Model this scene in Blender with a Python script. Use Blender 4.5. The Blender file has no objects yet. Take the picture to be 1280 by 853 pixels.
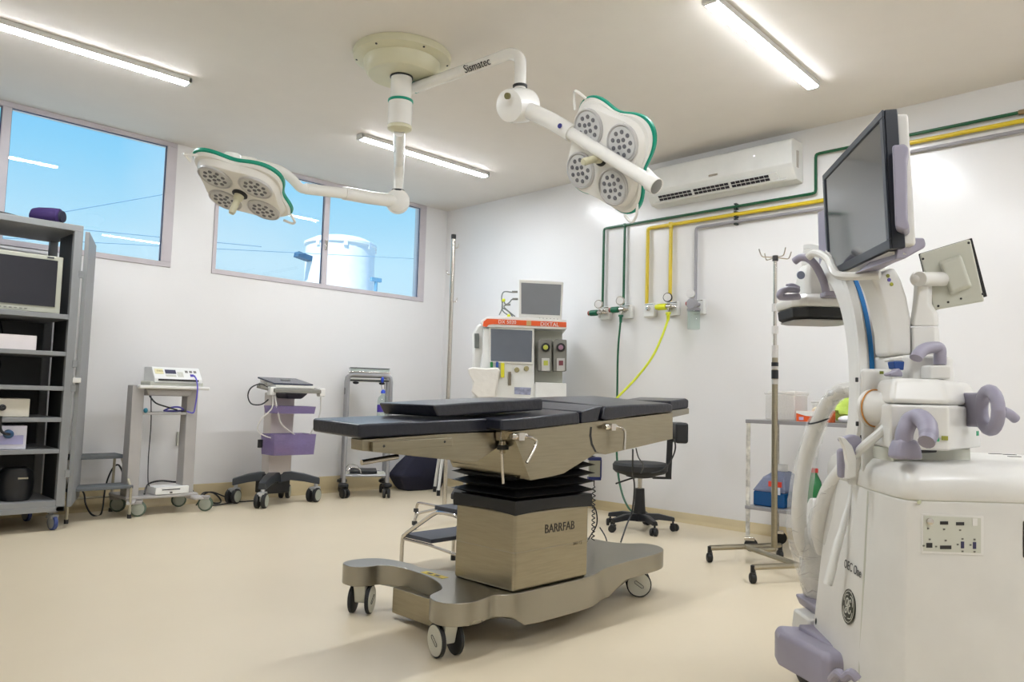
import bpy, bmesh, math, random
from mathutils import Vector, Matrix, Euler
random.seed(7)
S = bpy.context.scene
COL = S.collection
PI = math.pi
# ------------------------------------------------------------------ camera
YAW, PITCH, ROLL, FPX, CAMH = math.radians(45.183), math.radians(4.163), math.radians(1.6275), 962.3, 1.0
_cy, _sy, _cp, _sp = math.cos(YAW), math.sin(YAW), math.cos(PITCH), math.sin(PITCH)
FW = Vector((_sy*_cp, _cy*_cp, _sp)); _r = Vector((_cy, -_sy, 0)); _u = _r.cross(FW)
CR = math.cos(ROLL)*_r + math.sin(ROLL)*_u
CU = -math.sin(ROLL)*_r + math.cos(ROLL)*_u
CC = Vector((0, 0, CAMH))
cam = bpy.data.cameras.new('camera'); camo = bpy.data.objects.new('camera', cam); COL.objects.link(camo)
camo.matrix_world = Matrix((( CR.x, CU.x, -FW.x, 0), (CR.y, CU.y, -FW.y, 0), (CR.z, CU.z, -FW.z, CAMH), (0, 0, 0, 1)))
cam.sensor_width = 36; cam.lens = FPX/1280*36; cam.clip_start = 0.05; cam.clip_end = 300
S.camera = camo
# ------------------------------------------------------------------ colour management, sky, sun
S.view_settings.view_transform = 'Standard'; S.view_settings.look = 'None'
S.view_settings.gamma = 1; S.view_settings.use_curve_mapping = False
S.view_settings.exposure = 0.0
def lin(c):
    return tuple(((x/255)/12.92 if x/255 <= .04045 else ((x/255+.055)/1.055)**2.4) for x in c)
W = bpy.data.worlds.new('sky'); S.world = W; W.use_nodes = True
nt = W.node_tree; nt.nodes.clear()
tc = nt.nodes.new('ShaderNodeTexCoord'); sx = nt.nodes.new('ShaderNodeSeparateXYZ')
rp = nt.nodes.new('ShaderNodeValToRGB'); bg = nt.nodes.new('ShaderNodeBackground'); ow = nt.nodes.new('ShaderNodeOutputWorld')
nz = nt.nodes.new('ShaderNodeTexNoise'); mx = nt.nodes.new('ShaderNodeMix'); mx.data_type = 'RGBA'; rc = nt.nodes.new('ShaderNodeMapRange')
nt.links.new(tc.outputs['Generated'], sx.inputs[0]); nt.links.new(sx.outputs['Z'], rp.inputs[0])
cr = rp.color_ramp
cr.elements[0].position = 0.02; cr.elements[0].color = (*lin((214, 238, 250)), 1)
cr.elements[1].position = 1.0; cr.elements[1].color = (*lin((30, 110, 215)), 1)
for p, c in ((.16, (196, 234, 250)), (.26, (150, 216, 248)), (.40, (84, 186, 246)), (.6, (55, 150, 235))):
    e = cr.elements.new(p); e.color = (*lin(c), 1)
nz.inputs['Scale'].default_value = 3.2; nz.inputs['Detail'].default_value = 5
nt.links.new(tc.outputs['Generated'], nz.inputs['Vector'])
nt.links.new(nz.outputs[0], rc.inputs[0]); rc.inputs[1].default_value = .52; rc.inputs[2].default_value = .8; rc.inputs[4].default_value = .6
nt.links.new(rc.outputs[0], mx.inputs[0]); nt.links.new(rp.outputs[0], mx.inputs[6]); mx.inputs[7].default_value = (*lin((226, 242, 250)), 1)
nt.links.new(mx.outputs[2], bg.inputs[0]); nt.links.new(bg.outputs[0], ow.inputs[0]); bg.inputs[1].default_value = 1.08
sun = bpy.data.lights.new('sun', 'SUN'); sun.energy = 6.5; sun.angle = .01; so = bpy.data.objects.new('sun', sun); COL.objects.link(so)
so.rotation_euler = Vector((-.75, -.35, 1.0)).to_track_quat('Z', 'Y').to_euler()
LAMP_E = 132.0
XW, YW, HC = 5.67, 6.745, 3.12      # right wall, window wall, ceiling
X0, Y0 = -2.0, -2.2
# ------------------------------------------------------------------ measuring helpers: a picture point -> real place
def ray(px, py): return FW*FPX + CR*(px-640) - CU*(py-426.5)
HD = Vector((_sy, _cy, 0)); HR = Vector((_cy, -_sy, 0))   # horizontal forward and right of the viewer
def P(px, py, d):
    v = ray(px, py); return CC + v*(d/v.dot(HD))
def PX(px, py, x): v = ray(px, py); return CC + v*(x/v.x)
def PY(px, py, y): v = ray(px, py); return CC + v*(y/v.y)
def PZ(px, py, z): v = ray(px, py); return CC + v*((z-CAMH)/v.z)
def L(lat, dep, z): return HR*lat + HD*dep + Vector((0, 0, z))
# ------------------------------------------------------------------ materials
MATS = {}
def mat(name, rgb, rough=.5, metal=0, bump=0, bscale=60, var=0, vscale=6, coat=0, spec=None, emit=0, stretch=None, trans=0):
    if name in MATS: return MATS[name]
    m = bpy.data.materials.new(name); m.use_nodes = True; t = m.node_tree; b = t.nodes['Principled BSDF']
    c = (*lin(rgb), 1); b.inputs['Base Color'].default_value = c
    b.inputs['Roughness'].default_value = rough; b.inputs['Metallic'].default_value = metal
    if coat: b.inputs['Coat Weight'].default_value = coat; b.inputs['Coat Roughness'].default_value = .12
    if spec is not None: b.inputs['Specular IOR Level'].default_value = spec
    if trans: b.inputs['Transmission Weight'].default_value = trans
    co = t.nodes.new('ShaderNodeTexCoord'); mp = t.nodes.new('ShaderNodeMapping'); t.links.new(co.outputs['Object'], mp.inputs[0])
    if stretch: mp.inputs['Scale'].default_value = stretch
    n = t.nodes.new('ShaderNodeTexNoise'); n.inputs['Scale'].default_value = vscale; n.inputs['Detail'].default_value = 4
    t.links.new(mp.outputs[0], n.inputs['Vector'])
    v = var or .04
    mr = t.nodes.new('ShaderNodeMapRange'); mr.inputs[1].default_value = .3; mr.inputs[2].default_value = .7
    mr.inputs[3].default_value = 1-v; mr.inputs[4].default_value = 1+v; t.links.new(n.outputs[0], mr.inputs[0])
    ml = t.nodes.new('ShaderNodeVectorMath'); ml.operation = 'SCALE'; ml.inputs[0].default_value = c[:3]
    t.links.new(mr.outputs[0], ml.inputs['Scale']); t.links.new(ml.outputs[0], b.inputs['Base Color'])
    if metal or stretch:
        m2 = t.nodes.new('ShaderNodeMapRange'); m2.inputs[3].default_value = max(.05, rough-.08); m2.inputs[4].default_value = rough+.08
        t.links.new(n.outputs[0], m2.inputs[0]); t.links.new(m2.outputs[0], b.inputs['Roughness'])
    if bump:
        n2 = t.nodes.new('ShaderNodeTexNoise'); n2.inputs['Scale'].default_value = bscale; n2.inputs['Detail'].default_value = 3
        t.links.new(mp.outputs[0], n2.inputs['Vector'])
        bu = t.nodes.new('ShaderNodeBump'); bu.inputs['Strength'].default_value = bump; bu.inputs['Distance'].default_value = .02
        t.links.new(n2.outputs[0], bu.inputs['Height']); t.links.new(bu.outputs[0], b.inputs['Normal'])
    if emit:
        b.inputs['Emission Color'].default_value = c; b.inputs['Emission Strength'].default_value = emit
    MATS[name] = m; return m
def glassmat(name, tint, refl=.0, rough=0.0, opac=0.0, body=(255, 255, 255), edge=.7):
    if name in MATS: return MATS[name]
    m = bpy.data.materials.new(name); m.use_nodes = True; t = m.node_tree; t.nodes.clear()
    o = t.nodes.new('ShaderNodeOutputMaterial'); tr = t.nodes.new('ShaderNodeBsdfTransparent'); gl = t.nodes.new('ShaderNodeBsdfGlossy')
    mxs = t.nodes.new('ShaderNodeMixShader'); lw = t.nodes.new('ShaderNodeLayerWeight'); lw.inputs[0].default_value = .5; fr = t.nodes.new('ShaderNodeMath'); fr.operation = 'POWER'; fr.inputs[1].default_value = 4
    ad = t.nodes.new('ShaderNodeMath'); ad.operation = 'MULTIPLY_ADD'; ad.inputs[1].default_value = edge; ad.inputs[2].default_value = refl+.035
    t.links.new(lw.outputs['Facing'], fr.inputs[0])
    tr.inputs[0].default_value = (*lin(tint), 1); gl.inputs['Roughness'].default_value = rough
    t.links.new(fr.outputs[0], ad.inputs[0]); t.links.new(ad.outputs[0], mxs.inputs[0])
    base = tr
    if opac:
        df = t.nodes.new('ShaderNodeBsdfDiffuse'); df.inputs[0].default_value = (*lin(body), 1)
        dt = t.nodes.new('ShaderNodeBsdfTranslucent'); dt.inputs[0].default_value = (*lin(body), 1); m5 = t.nodes.new('ShaderNodeMixShader'); m5.inputs[0].default_value = .45; t.links.new(df.outputs[0], m5.inputs[1]); t.links.new(dt.outputs[0], m5.inputs[2])
        m3 = t.nodes.new('ShaderNodeMixShader'); nn = t.nodes.new('ShaderNodeTexNoise'); nn.inputs['Scale'].default_value = 14
        m4 = t.nodes.new('ShaderNodeMapRange'); m4.inputs[3].default_value = max(0, opac-.06); m4.inputs[4].default_value = min(1, opac+.06)
        t.links.new(nn.outputs[0], m4.inputs[0]); t.links.new(m4.outputs[0], m3.inputs[0])
        t.links.new(tr.outputs[0], m3.inputs[1]); t.links.new(m5.outputs[0], m3.inputs[2]); base = m3
    t.links.new(base.outputs[0], mxs.inputs[1]); t.links.new(gl.outputs[0], mxs.inputs[2]); t.links.new(mxs.outputs[0], o.inputs[0])
    MATS[name] = m; return m
M_WALL = mat('wall_paint', (229, 227, 225), .23, bump=.07, bscale=4.5, var=.012, vscale=1.2)
M_CEIL = mat('ceiling_paint', (230, 224, 216), .75, bump=.02, bscale=30, var=.01)
M_FLOOR = mat('vinyl_floor', (214, 200, 173), .36, bump=.03, bscale=5, var=.02, vscale=1.5)
M_BASE = mat('vinyl_skirting', (190, 172, 132), .42, var=.03, vscale=4)
M_ALU = mat('window_frame_paint', (194, 187, 190), .4)
M_SEAL = mat('window_seal', (40, 60, 95), .5)
M_GLASS = glassmat('window_glass', (248, 252, 255))
M_STEEL = mat('brushed_steel', (158, 150, 130), .33, 1, var=.07, vscale=9, stretch=(1, 1, 14))
M_STEEL2 = mat('satin_steel_base', (158, 154, 143), .30, 1, var=.015, vscale=2)
M_CHROME = mat('chrome', (205, 200, 192), .18, 1)
M_PAD = mat('navy_vinyl', (27, 29, 40), .30, bump=.10, bscale=45, var=.08, spec=.55)
M_BLACK = mat('black_plastic', (20, 21, 24), .42)
M_RUB = mat('black_rubber', (26, 27, 28), .6)
M_BELL = mat('bellows_rubber', (12, 12, 14), .55)
M_WHITE = mat('white_plastic', (228, 228, 224), .32)
M_LAMP = mat('lamp_white_enamel', (236, 234, 228), .25)
M_CREAM = mat('cream_enamel', (212, 208, 178), .35)
M_GREEN = mat('teal_green_trim', (0, 150, 122), .4)
M_GPIPE = mat('green_pipe_paint', (10, 84, 52), .35)
M_YPIPE = mat('yellow_pipe_paint', (214, 188, 40), .35)
M_GRPIPE = mat('grey_pipe_paint', (150, 148, 152), .4)
M_LAV = mat('lavender_grey_plastic', (152, 148, 164), .45)
M_OEC = mat('machine_off_white', (222, 220, 214), .28)
M_OECG = mat('machine_warm_grey', (200, 200, 186), .4)
M_SCREEN = mat('dark_screen_glass', (62, 66, 74), .14, spec=.9)
M_SCRD = mat('black_screen', (24, 23, 32), .28)
M_RACK = mat('grey_enamel_steel', (132, 133, 133), .45, var=.03)
M_DARKIN = mat('dark_grey_enamel', (52, 52, 52), .6)
M_CARTG = mat('warm_grey_cart', (166, 162, 158), .45)
M_EMB = mat('emblem_dark_green', (60, 62, 52), .35, .4)
M_TXT = mat('lettering_dark', (36, 34, 34), .5)
M_ORG = mat('orange_band', (224, 88, 30), .45)
M_BLUE = mat('blue_scale_strip', (28, 120, 190), .4)
M_NAVYBAG = mat('navy_fabric', (22, 22, 44), .8, bump=.2, bscale=25)
M_PURPLE = mat('purple_fabric', (50, 28, 84), .7, bump=.15, bscale=30)
M_BLUEW = mat('blue_wheel', (50, 66, 120), .5)
M_PURPT = glassmat('purple_translucent_plastic', (226, 218, 240), .02, .2, .42, (176, 162, 200), edge=.3)
M_PVC = glassmat('clear_plastic_film', (255, 255, 255), .0, .2, .16, (255, 254, 250), edge=.3)
M_CLEAR = glassmat('clear_plastic', (236, 244, 240), .04, .05, .12, (230, 238, 235))
M_MILK = glassmat('milky_plastic', (250, 249, 247), .01, .3, .62, (248, 246, 243), edge=.2)
# ------------------------------------------------------------------ geometry collector
class G:
    def __init__(s, M=None): s.bm = bmesh.new(); s.M = M or Matrix.Identity(4)
    def _v(s, co): return s.bm.verts.new(s.M @ Vector(co))
    def box(s, c, d, rx=0, ry=0, rz=0, taper=1.0):
        R = Euler((math.radians(rx), math.radians(ry), math.radians(rz))).to_matrix(); c = Vector(c); vs = []
        for z in (-1, 1):
            k = taper if z > 0 else 1
            for x, y in ((-1, -1), (1, -1), (1, 1), (-1, 1)):
                vs.append(s._v(c + R @ Vector((x*d[0]/2*k, y*d[1]/2*k, z*d[2]/2))))
        for f in ((3, 2, 1, 0), (4, 5, 6, 7), (0, 1, 5, 4), (1, 2, 6, 5), (2, 3, 7, 6), (3, 0, 4, 7)): s.bm.faces.new([vs[i] for i in f])
        return s
    def bx(s, a, b):
        a, b = Vector(a), Vector(b); return s.box((a+b)/2, [abs(b[i]-a[i]) for i in range(3)])
    def loft(s, rings, cap=True, close=True):
        R = [[s._v(p) for p in r] for r in rings]; n = len(R[0])
        for a, b in zip(R, R[1:]):
            for i in range(n if close else n-1):
                j = (i+1) % n; s.bm.faces.new((a[i], a[j], b[j], b[i]))
        if cap: s.bm.faces.new(R[0][::-1]); s.bm.faces.new(R[-1])
        return s
    def prism(s, pts, vec):
        pts = [Vector(p) for p in pts]; vec = Vector(vec); return s.loft([pts, [p+vec for p in pts]])
    def frame(s, ax):
        ax = Vector(ax).normalized(); h = Vector((0, 0, 1)) if abs(ax.z) < .9 else Vector((1, 0, 0))
        u = ax.cross(h).normalized(); return u, ax.cross(u).normalized(), ax
    def lathe(s, o, ax, prof, n=20):
        u, v, a = s.frame(ax); o = Vector(o)
        return s.loft([[o + a*h + (u*math.cos(2*PI*i/n) + v*math.sin(2*PI*i/n))*max(r, 1e-4) for i in range(n)] for r, h in prof])
    def cyl(s, a, b, r, r2=None, n=14):
        a, b = Vector(a), Vector(b); return s.lathe(a, b-a, [(r, 0), (r if r2 is None else r2, (b-a).length)], n)
    def tube(s, pts, r, n=8, smooth=0, closed=False, flat=1.0):
        pts = [Vector(p) for p in pts]
        if smooth: pts = spline(pts, smooth, closed)
        m = len(pts); rings = []; prev = None
        for i, p in enumerate(pts):
            if closed: t = pts[(i+1) % m]-pts[i-1]
            else: t = pts[min(i+1, m-1)]-pts[max(i-1, 0)]
            t.normalize()
            if prev is None: u, v, _ = s.frame(t)
            else:
                u = prev - t*prev.dot(t); u.normalize(); v = t.cross(u)
            prev = u; rr = r[min(len(r)-1, int(i*len(r)/m))] if isinstance(r, (list, tuple)) else r
            rings.append([p + (u*math.cos(2*PI*k/n) + v*math.sin(2*PI*k/n)*flat)*rr for k in range(n)])
        if closed: rings.append(rings[0]); return s.loft(rings, cap=False)
        return s.loft(rings)
    def ball(s, c, r, n=12, m=8):
        c = Vector(c); r = r if isinstance(r, (list, tuple)) else (r, r, r)
        return s.loft([[c + Vector((r[0]*math.sin(PI*j/m)*math.cos(2*PI*i/n), r[1]*math.sin(PI*j/m)*math.sin(2*PI*i/n), r[2]*math.cos(PI*j/m))) if 0 < j < m else
               c + Vector((1e-4*math.cos(2*PI*i/n), 1e-4*math.sin(2*PI*i/n), r[2]*(1 if j == 0 else -1))) for i in range(n)] for j in range(m, -1, -1)])
    def out(s, name, m, parent=None, bevel=0, seg=2, loc=None, ang=35, mods=None, label=None):
        bmesh.ops.recalc_face_normals(s.bm, faces=s.bm.faces)
        off = OFF[parent.name] if parent else Vector(loc or (0, 0, 0))
        for v in s.bm.verts: v.co -= off
        me = bpy.data.meshes.new(name); s.bm.to_mesh(me); s.bm.free()
        for p in me.polygons: p.use_smooth = True
        me.set_sharp_from_angle(angle=math.radians(ang))
        me.materials.append(m)
        o = bpy.data.objects.new(name, me); COL.objects.link(o); OFF[o.name] = off
        if parent: o.parent = parent
        else: o.location = off
        if bevel:
            b = o.modifiers.new('bevel', 'BEVEL'); b.width = bevel; b.segments = seg; b.limit_method = 'ANGLE'; b.angle_limit = math.radians(30); b.harden_normals = True
        if label: o['label'] = label
        return o
OFF = {}
def spline(pts, k, closed=False):
    out = []; n = len(pts)
    rng = range(n) if closed else range(n-1)
    for i in rng:
        if closed: a, b, c, d = pts[i-1], pts[i], pts[(i+1) % n], pts[(i+2) % n]
        else: a, b, c, d = pts[max(i-1, 0)], pts[i], pts[i+1], pts[min(i+2, n-1)]
        for j in range(k):
            t = j/k; out.append(.5*((2*b)+(c-a)*t+(2*a-5*b+4*c-d)*t*t+(3*b-a-3*c+d)*t**3))
    if not closed: out.append(pts[-1])
    return out
def thing(name, label, cat, loc, group=None):
    o = bpy.data.objects.new(name, None); COL.objects.link(o); o.location = loc; o.empty_display_size = .1
    o['label'] = label; o['category'] = cat; OFF[o.name] = Vector(loc)
    if group: o['group'] = group
    return o
def tag(o, label, cat, group=None):
    o['label'] = label; o['category'] = cat
    if group: o['group'] = group
    return o
def struct(o): o['kind'] = 'structure'; return o
def rot(px, py, deg, z=0): return Matrix.Translation((px, py, z)) @ Matrix.Rotation(math.radians(deg), 4, 'Z')
def text(parent, s, size, o, right, up, m, name='lettering', ext=.0008, label=None, sx=1.0):
    cu = bpy.data.curves.new('t', 'FONT'); cu.body = s; cu.size = size; cu.extrude = ext; cu.align_x = 'CENTER'; cu.align_y = 'CENTER'; cu.resolution_u = 3
    t = bpy.data.objects.new('t', cu); COL.objects.link(t); bpy.context.view_layer.update()
    me = bpy.data.meshes.new_from_object(t.evaluated_get(bpy.context.evaluated_depsgraph_get()))
    bpy.data.objects.remove(t); right = Vector(right).normalized(); up = Vector(up).normalized(); nn = right.cross(up)
    g = G(); g.bm.from_mesh(me); bpy.data.meshes.remove(me)
    for v in g.bm.verts: v.co = Vector(o) + right*v.co.x*sx + up*v.co.y + nn*v.co.z
    return g.out(name, m, parent, label=label)
def caster(parent, x, y, r, top, head=0, wm=None, fm=None, hub=None, w=.022, twin=True, name='caster', M=None):
    wm = wm or M_RUB; fm = fm or M_BLACK; T = (M or Matrix.Identity(4)) @ Matrix.Translation((x, y, 0)) @ Matrix.Rotation(math.radians(head), 4, 'Z')
    g = G(T)   # wheel axis along local x, trail along -y
    tr = r*.5
    g.cyl((0, 0, r*1.9), (0, 0, top), r*.28, n=10)
    g.box((0, -tr*.5, r*1.85), (w*1.5, r*1.5, r*.5)); g.box((0, -tr*.7, r*1.35), (w*.5, r*.8, r*1.0))
    f = g.out(name, fm, parent, bevel=.003)
    offs = (-w*.75, w*.75) if twin else (0,)
    g = G(T)
    for o in offs: g.lathe((o-w*.45, -tr, r), (1, 0, 0), [(r*.86, 0), (r, w*.15), (r, w*.75), (r*.86, w*.9)], 20)
    g.out('wheel', wm, f)
    g = G(T)
    for o, sgn in zip(offs, (-1, 1) if twin else (1,)):
        x0 = o + sgn*w*.45; g.lathe((x0 - sgn*.001, -tr, r), (sgn, 0, 0), [(r*.8, 0), (r*.78, .002), (r*.3, .003)], 20)
    if not twin: g.lathe((-w*.45+.001, -tr, r), (-1, 0, 0), [(r*.8, 0), (r*.78, .002), (r*.3, .003)], 20)
    g.out('hub', hub or fm, f)
    return f
# ================================================================== ROOM
T = .2
struct(G().bx((X0-T, Y0-T, -T), (XW+T, YW+T, 0)).out('floor', M_FLOOR))
struct(G().bx((X0-T, Y0-T, HC), (XW+T, YW+T, HC+T)).out('ceiling', M_CEIL))
struct(G().bx((XW, Y0-T, 0), (XW+T, YW+T, HC)).out('wall_right', M_WALL))
struct(G().bx((X0-T, Y0-T, 0), (X0, YW+T, HC)).out('wall_left', M_WALL))
struct(G().bx((X0, Y0-T, 0), (XW, Y0, HC)).out('wall_behind', M_WALL))
ZS, ZT = 2.03, HC
WX = ((.2, 2.58), (2.94, 5.36))
g = G(); g.bx((X0, YW, 0), (XW, YW+T, ZS))
g.bx((X0, YW, ZS), (WX[0][0], YW+T, HC)); g.bx((WX[0][1], YW, ZS), (WX[1][0], YW+T, HC)); g.bx((WX[1][1], YW, ZS), (XW, YW+T, HC))
struct(g.out('wall_window', M_WALL))
struct(G().prism([(X0, YW, 0), (X0, YW-.055, 0), (X0, YW-.03, .012), (X0, YW-.012, .03), (X0, YW-.008, .155), (X0, YW, .16)], (XW-X0, 0, 0)).out('baseboard_window', M_BASE, ang=60))
struct(G().prism([(XW, Y0, 0), (XW-.055, Y0, 0), (XW-.03, Y0, .012), (XW-.012, Y0, .03), (XW-.008, Y0, .073), (XW, Y0, .078)], (0, YW-Y0, 0)).out('baseboard_right', M_BASE, ang=60))
def window(n, x0, x1, mull, overlap):
    yf = YW-.01
    w = struct(G().bx((x0, yf, ZS), (x1, yf+.06, ZS+.045)).bx((x0, yf, ZT-.04), (x1, yf+.06, ZT)).bx((x0, yf, ZS+.045), (x0+.035, yf+.06, ZT-.04)).bx((x1-.085, yf, ZS+.045), (x1, yf+.06, ZT-.04)).out('window_%d' % n, M_ALU, bevel=.003))
    m = G().bx((mull-.03, yf+.004, ZS+.045), (mull+.03, yf+.05, ZT-.04)).out('mullion', M_ALU, w, bevel=.003)
    zb, zt = ZS+.045, ZT-.04
    for a, b, yy in ((x0+.035, mull-.03, .03), (mull+.03, x1-.085, .02)):
        pn = G().bx((a, yf+yy, zb), (b, yf+yy+.005, zt)).out('pane', M_GLASS, w)
        g = G(); t = .006
        g.bx((a, yf+yy-.004, zt-t), (b, yf+yy-.001, zt)); g.bx((b-t*1.3, yf+yy-.004, zb), (b, yf+yy-.001, zt)); g.bx((a, yf+yy-.004, zb), (a+t*.6, yf+yy-.001, zt))
        g.out('seal', M_SEAL, w)
    if overlap: G().bx((mull-.012, yf-.012, 2.42), (mull+.012, yf+.004, 2.52)).out('latch', M_CHROME, w, bevel=.003)
window(1, WX[0][0], WX[0][1], 1.31, False)
window(2, WX[1][0], WX[1][1], 4.09, True)
# ------------------------------------------------------------------ ceiling strip lights
M_LED = mat('led_diffuser', (243, 248, 255), .5, emit=LAMP_E)
M_LEDE = mat('led_diffuser_edge', (243, 248, 255), .5, emit=LAMP_E*.5)
def striplight(cx, cy, deg, label):
    t = thing('ceiling_light', label, 'light', (cx, cy, HC), 'ceiling strip lights')
    M = rot(cx, cy, deg)
    G(M).bx((-.72, -.040, HC-.036), (.72, .040, HC)).out('housing', M_WHITE, t, bevel=.004)
    G(M).prism([(-.695, y, z) for y, z in ((-.034, HC-.042), (-.018, HC-.047), (.018, HC-.047), (.034, HC-.042))], (1.39, 0, 0)).out('diffuser', M_LED, t)
    for s in (-1, 1): G(M).prism([(-.695, s*y, z) for y, z in ((.030, HC-.036), (.037, HC-.036), (.0345, HC-.0425), (.030, HC-.0425))], (1.39, 0, 0)).out('diffuser_edge', M_LEDE, t)
    for s in (-1, 1): G(M).bx((s*.695, -.040, HC-.048), (s*.722, .040, HC-.002)).out('end_cap', M_WHITE, t, bevel=.006)
striplight(1.345, 5.25, 0, 'long white strip light on the ceiling above the grey equipment rack')
striplight(4.18, 5.27, 0, 'white strip light on the ceiling seen behind the lamp spindle near the corner')
striplight(4.14, 2.065, 2.6, 'white strip light on the ceiling above the operating table and right wall')
striplight(1.3, 2.07, 0, 'white strip light on the ceiling just above the viewer, out of frame')
striplight(4.14, -1.0, 0, 'unseen white strip light added as fill on the ceiling behind the viewer to the right')  # added fill lamp, never in view: brightens the room from behind the viewer
striplight(1.3, -1.0, 0, 'unseen white strip light added as fill on the ceiling behind the viewer to the left')  # second added fill lamp of the unseen rear row
# ------------------------------------------------------------------ outside: tank, wires, lamp arm
t = thing('water_tank', 'white round water tank seen outside through the far window', 'tank', (18.0*.62, 18.0*.95, -2))
def Po(px, py, y): return PY(px, py, y)
c = Po(425, 330, 22.0); rr = abs((Po(463, 330, 22.0)-Po(387, 330, 22.0)).length)/2*.96
ztop = Po(425, 306, 22.0).z
OFF[t.name] = Vector((c.x, c.y, -1)); t.location = (c.x, c.y, -1)
M_TANK = mat('tank_white', (236, 240, 244), .4)
G().lathe((c.x, c.y, -1), (0, 0, 1), [(rr*1.03, 0), (rr, .1), (rr, ztop+.8), (rr*1.0, ztop+1)], 40).out('tank_shell', M_TANK, t)
G().lathe((c.x, c.y, ztop), (0, 0, 1), [(rr*1.05, -.08), (rr*1.05, 0), (rr*.75, .18), (rr*.25, .3), (.02, .32)], 40).out('lid', M_TANK, t)
for k, a in enumerate((200, 245, 290, 335)):
    G().box((c.x+rr*math.cos(math.radians(a)), c.y+rr*math.sin(math.radians(a)), ztop-.1), (.12, .12, .22), rz=a).out('lid_clamp', M_TANK, t)
pp = Po(470, 350, 19.0)
tag(G().cyl((pp.x, pp.y, -1), pp, .05).box(pp, (.35, .1, .12)).out('vent_pipe', mat('pipe_blue_grey', (110, 160, 190), .5), None, loc=(pp.x, pp.y, -1)), 'thin grey vent pipe standing beside the white water tank outside', 'pipe')
WY = [13.0]
def wire(a, b, sag, lab, nm='overhead_wire'):
    WY[0] += 1.2; a, b = Po(*a, WY[0]), Po(*b, WY[0])
    a2 = a+(a-b)*1.5; b2 = b+(b-a)*1.5
    pts = [a2.lerp(b2, i/16)+Vector((0, 0, -sag*math.sin(PI*i/16))) for i in range(17)]
    tag(G().tube(pts, .008, 5).out(nm, mat('wire_blue', (120, 160, 190), .7), None, loc=tuple(a2)), lab, 'wire', 'overhead wires outside')
wire((80, 265), (205, 243), .0, 'overhead wire outside, the highest one, rising to the right in the left window')
wire((110, 288), (205, 297), .0, 'overhead wire outside, middle one, falling to the right below the steep wire')
wire((110, 303), (525, 324), .0, 'overhead wire outside, lowest one, crossing behind both windows and the tank')
a = Po(379, 321, 22.0); G().box(a, (.50, .3, .16), ry=10).cyl(a, (c.x, c.y, a.z), .06).out('overflow_spout', mat('lamp_grey_blue', (50, 90, 120), .5), t, label='dark blue grey spout on the left of the tank')
# ------------------------------------------------------------------ air conditioner
AX = XW-.20
t = thing('air_conditioner', 'white split air conditioner high on the right wall under the ceiling', 'air conditioner', (XW, 3.15, 2.75))
ya, yb = PX(991, 200, AX+.02).y, 3.86
za = 2.70; zb = 3.015
prof = [(XW, za), (XW, zb), (AX+.04, zb), (AX+.012, zb-.012), (AX, zb-.05), (AX+.005, za+.12), (AX+.03, za+.085), (AX+.10, za+.012)]
G().prism([(x, ya, z) for x, z in prof], (0, yb-ya, 0)).out('housing', M_WHITE, t, bevel=.008)
lx = lambda k: (AX+.028+.055*k-.012, za+.083-.060*k-.006)
M_VENT = mat('vent_dark', (34, 32, 40), .6)
g = G(); (x1, z1), (x2, z2) = lx(.12), lx(.85); g.prism([(x1, ya+.13, z1), (x2, ya+.13, z2), (x2+.006, ya+.13, z2+.006), (x1+.006, ya+.13, z1+.006)], (0, yb-ya-.2, 0)); g.out('air_outlet', M_WHITE, t)
for r0, r1 in ((.2, .45), (.55, .8)):
    n = 26
    for k in range(3):
        y0 = ya+.20+k*(yb-ya-.30)/3; y1 = y0+(yb-ya-.30)/3-.02
        g = G(); (x1, z1), (x2, z2) = lx(r0), lx(r1)
        for q in range(8):
            a0 = y0+(y1-y0)*q/8; a1 = a0+(y1-y0)/8*.86
            g.prism([(x1-.003, a0, z1-.002), (x2-.003, a0, z2-.002), (x2+.004, a0, z2+.004), (x1+.004, a0, z1+.004)], (0, a1-a0, 0))
        g.out('louver_slot', M_VENT, t)
g = G(); (x1, z1), (x2, z2) = lx(.9), lx(1.0); g.prism([(x1-.004, ya+.07, z1-.004), (x2-.004, ya+.07, z2-.004), (x2+.004, ya+.07, z2+.004), (x1+.004, ya+.07, z1+.004)], (0, yb-ya-.12, 0)); g.out('flap', M_WHITE, t)
G().bx((XW-.12, ya-.006, 2.80), (XW-.09, ya+.001, 2.93)).out('side_latch', M_CHROME, t)
G().bx((AX-.003, ya+.62, za+.135), (AX+.003, ya+.70, za+.15)).out('badge', M_CHROME, t)
G().bx((AX-.002, ya+.30, za+.225), (AX+.003, ya+.307, za+.232)).out('indicator_light', mat('led_white', (240, 240, 255), .4, emit=3), t)
# ------------------------------------------------------------------ wall pipes
XP = XW-.03
R_ = .013
def corner(pts, r=.03):
    out = [Vector(pts[0])]
    for a, b, c in zip(pts, pts[1:], pts[2:]):
        a, b, c = Vector(a), Vector(b), Vector(c)
        p, q = b+(a-b).normalized()*r, b+(c-b).normalized()*r
        out += [p, p.lerp(b, .6).lerp(q.lerp(b, .6), .3), p.lerp(b, .6).lerp(q.lerp(b, .6), .7), q]
    return out+[Vector(pts[-1])]
zg, zy, zr = 2.60, 2.535, 2.475
ZO = 1.84
def pipe(label, m, pts, branch=None, r=R_):
    t = thing('gas_pipe', label, 'pipe', tuple(pts[0]), 'wall gas pipes')
    G().tube(corner(pts), r, 10).out('pipe_run', m, t)
    if branch:
        for b in branch: G().cyl(b[0], b[1], r, n=10).lathe(b[0], Vector(b[1])-Vector(b[0]), [(r*1.3, -r*1.2), (r*1.3, r*1.6)], 10).out('branch_pipe', m, t)
    return t
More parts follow.
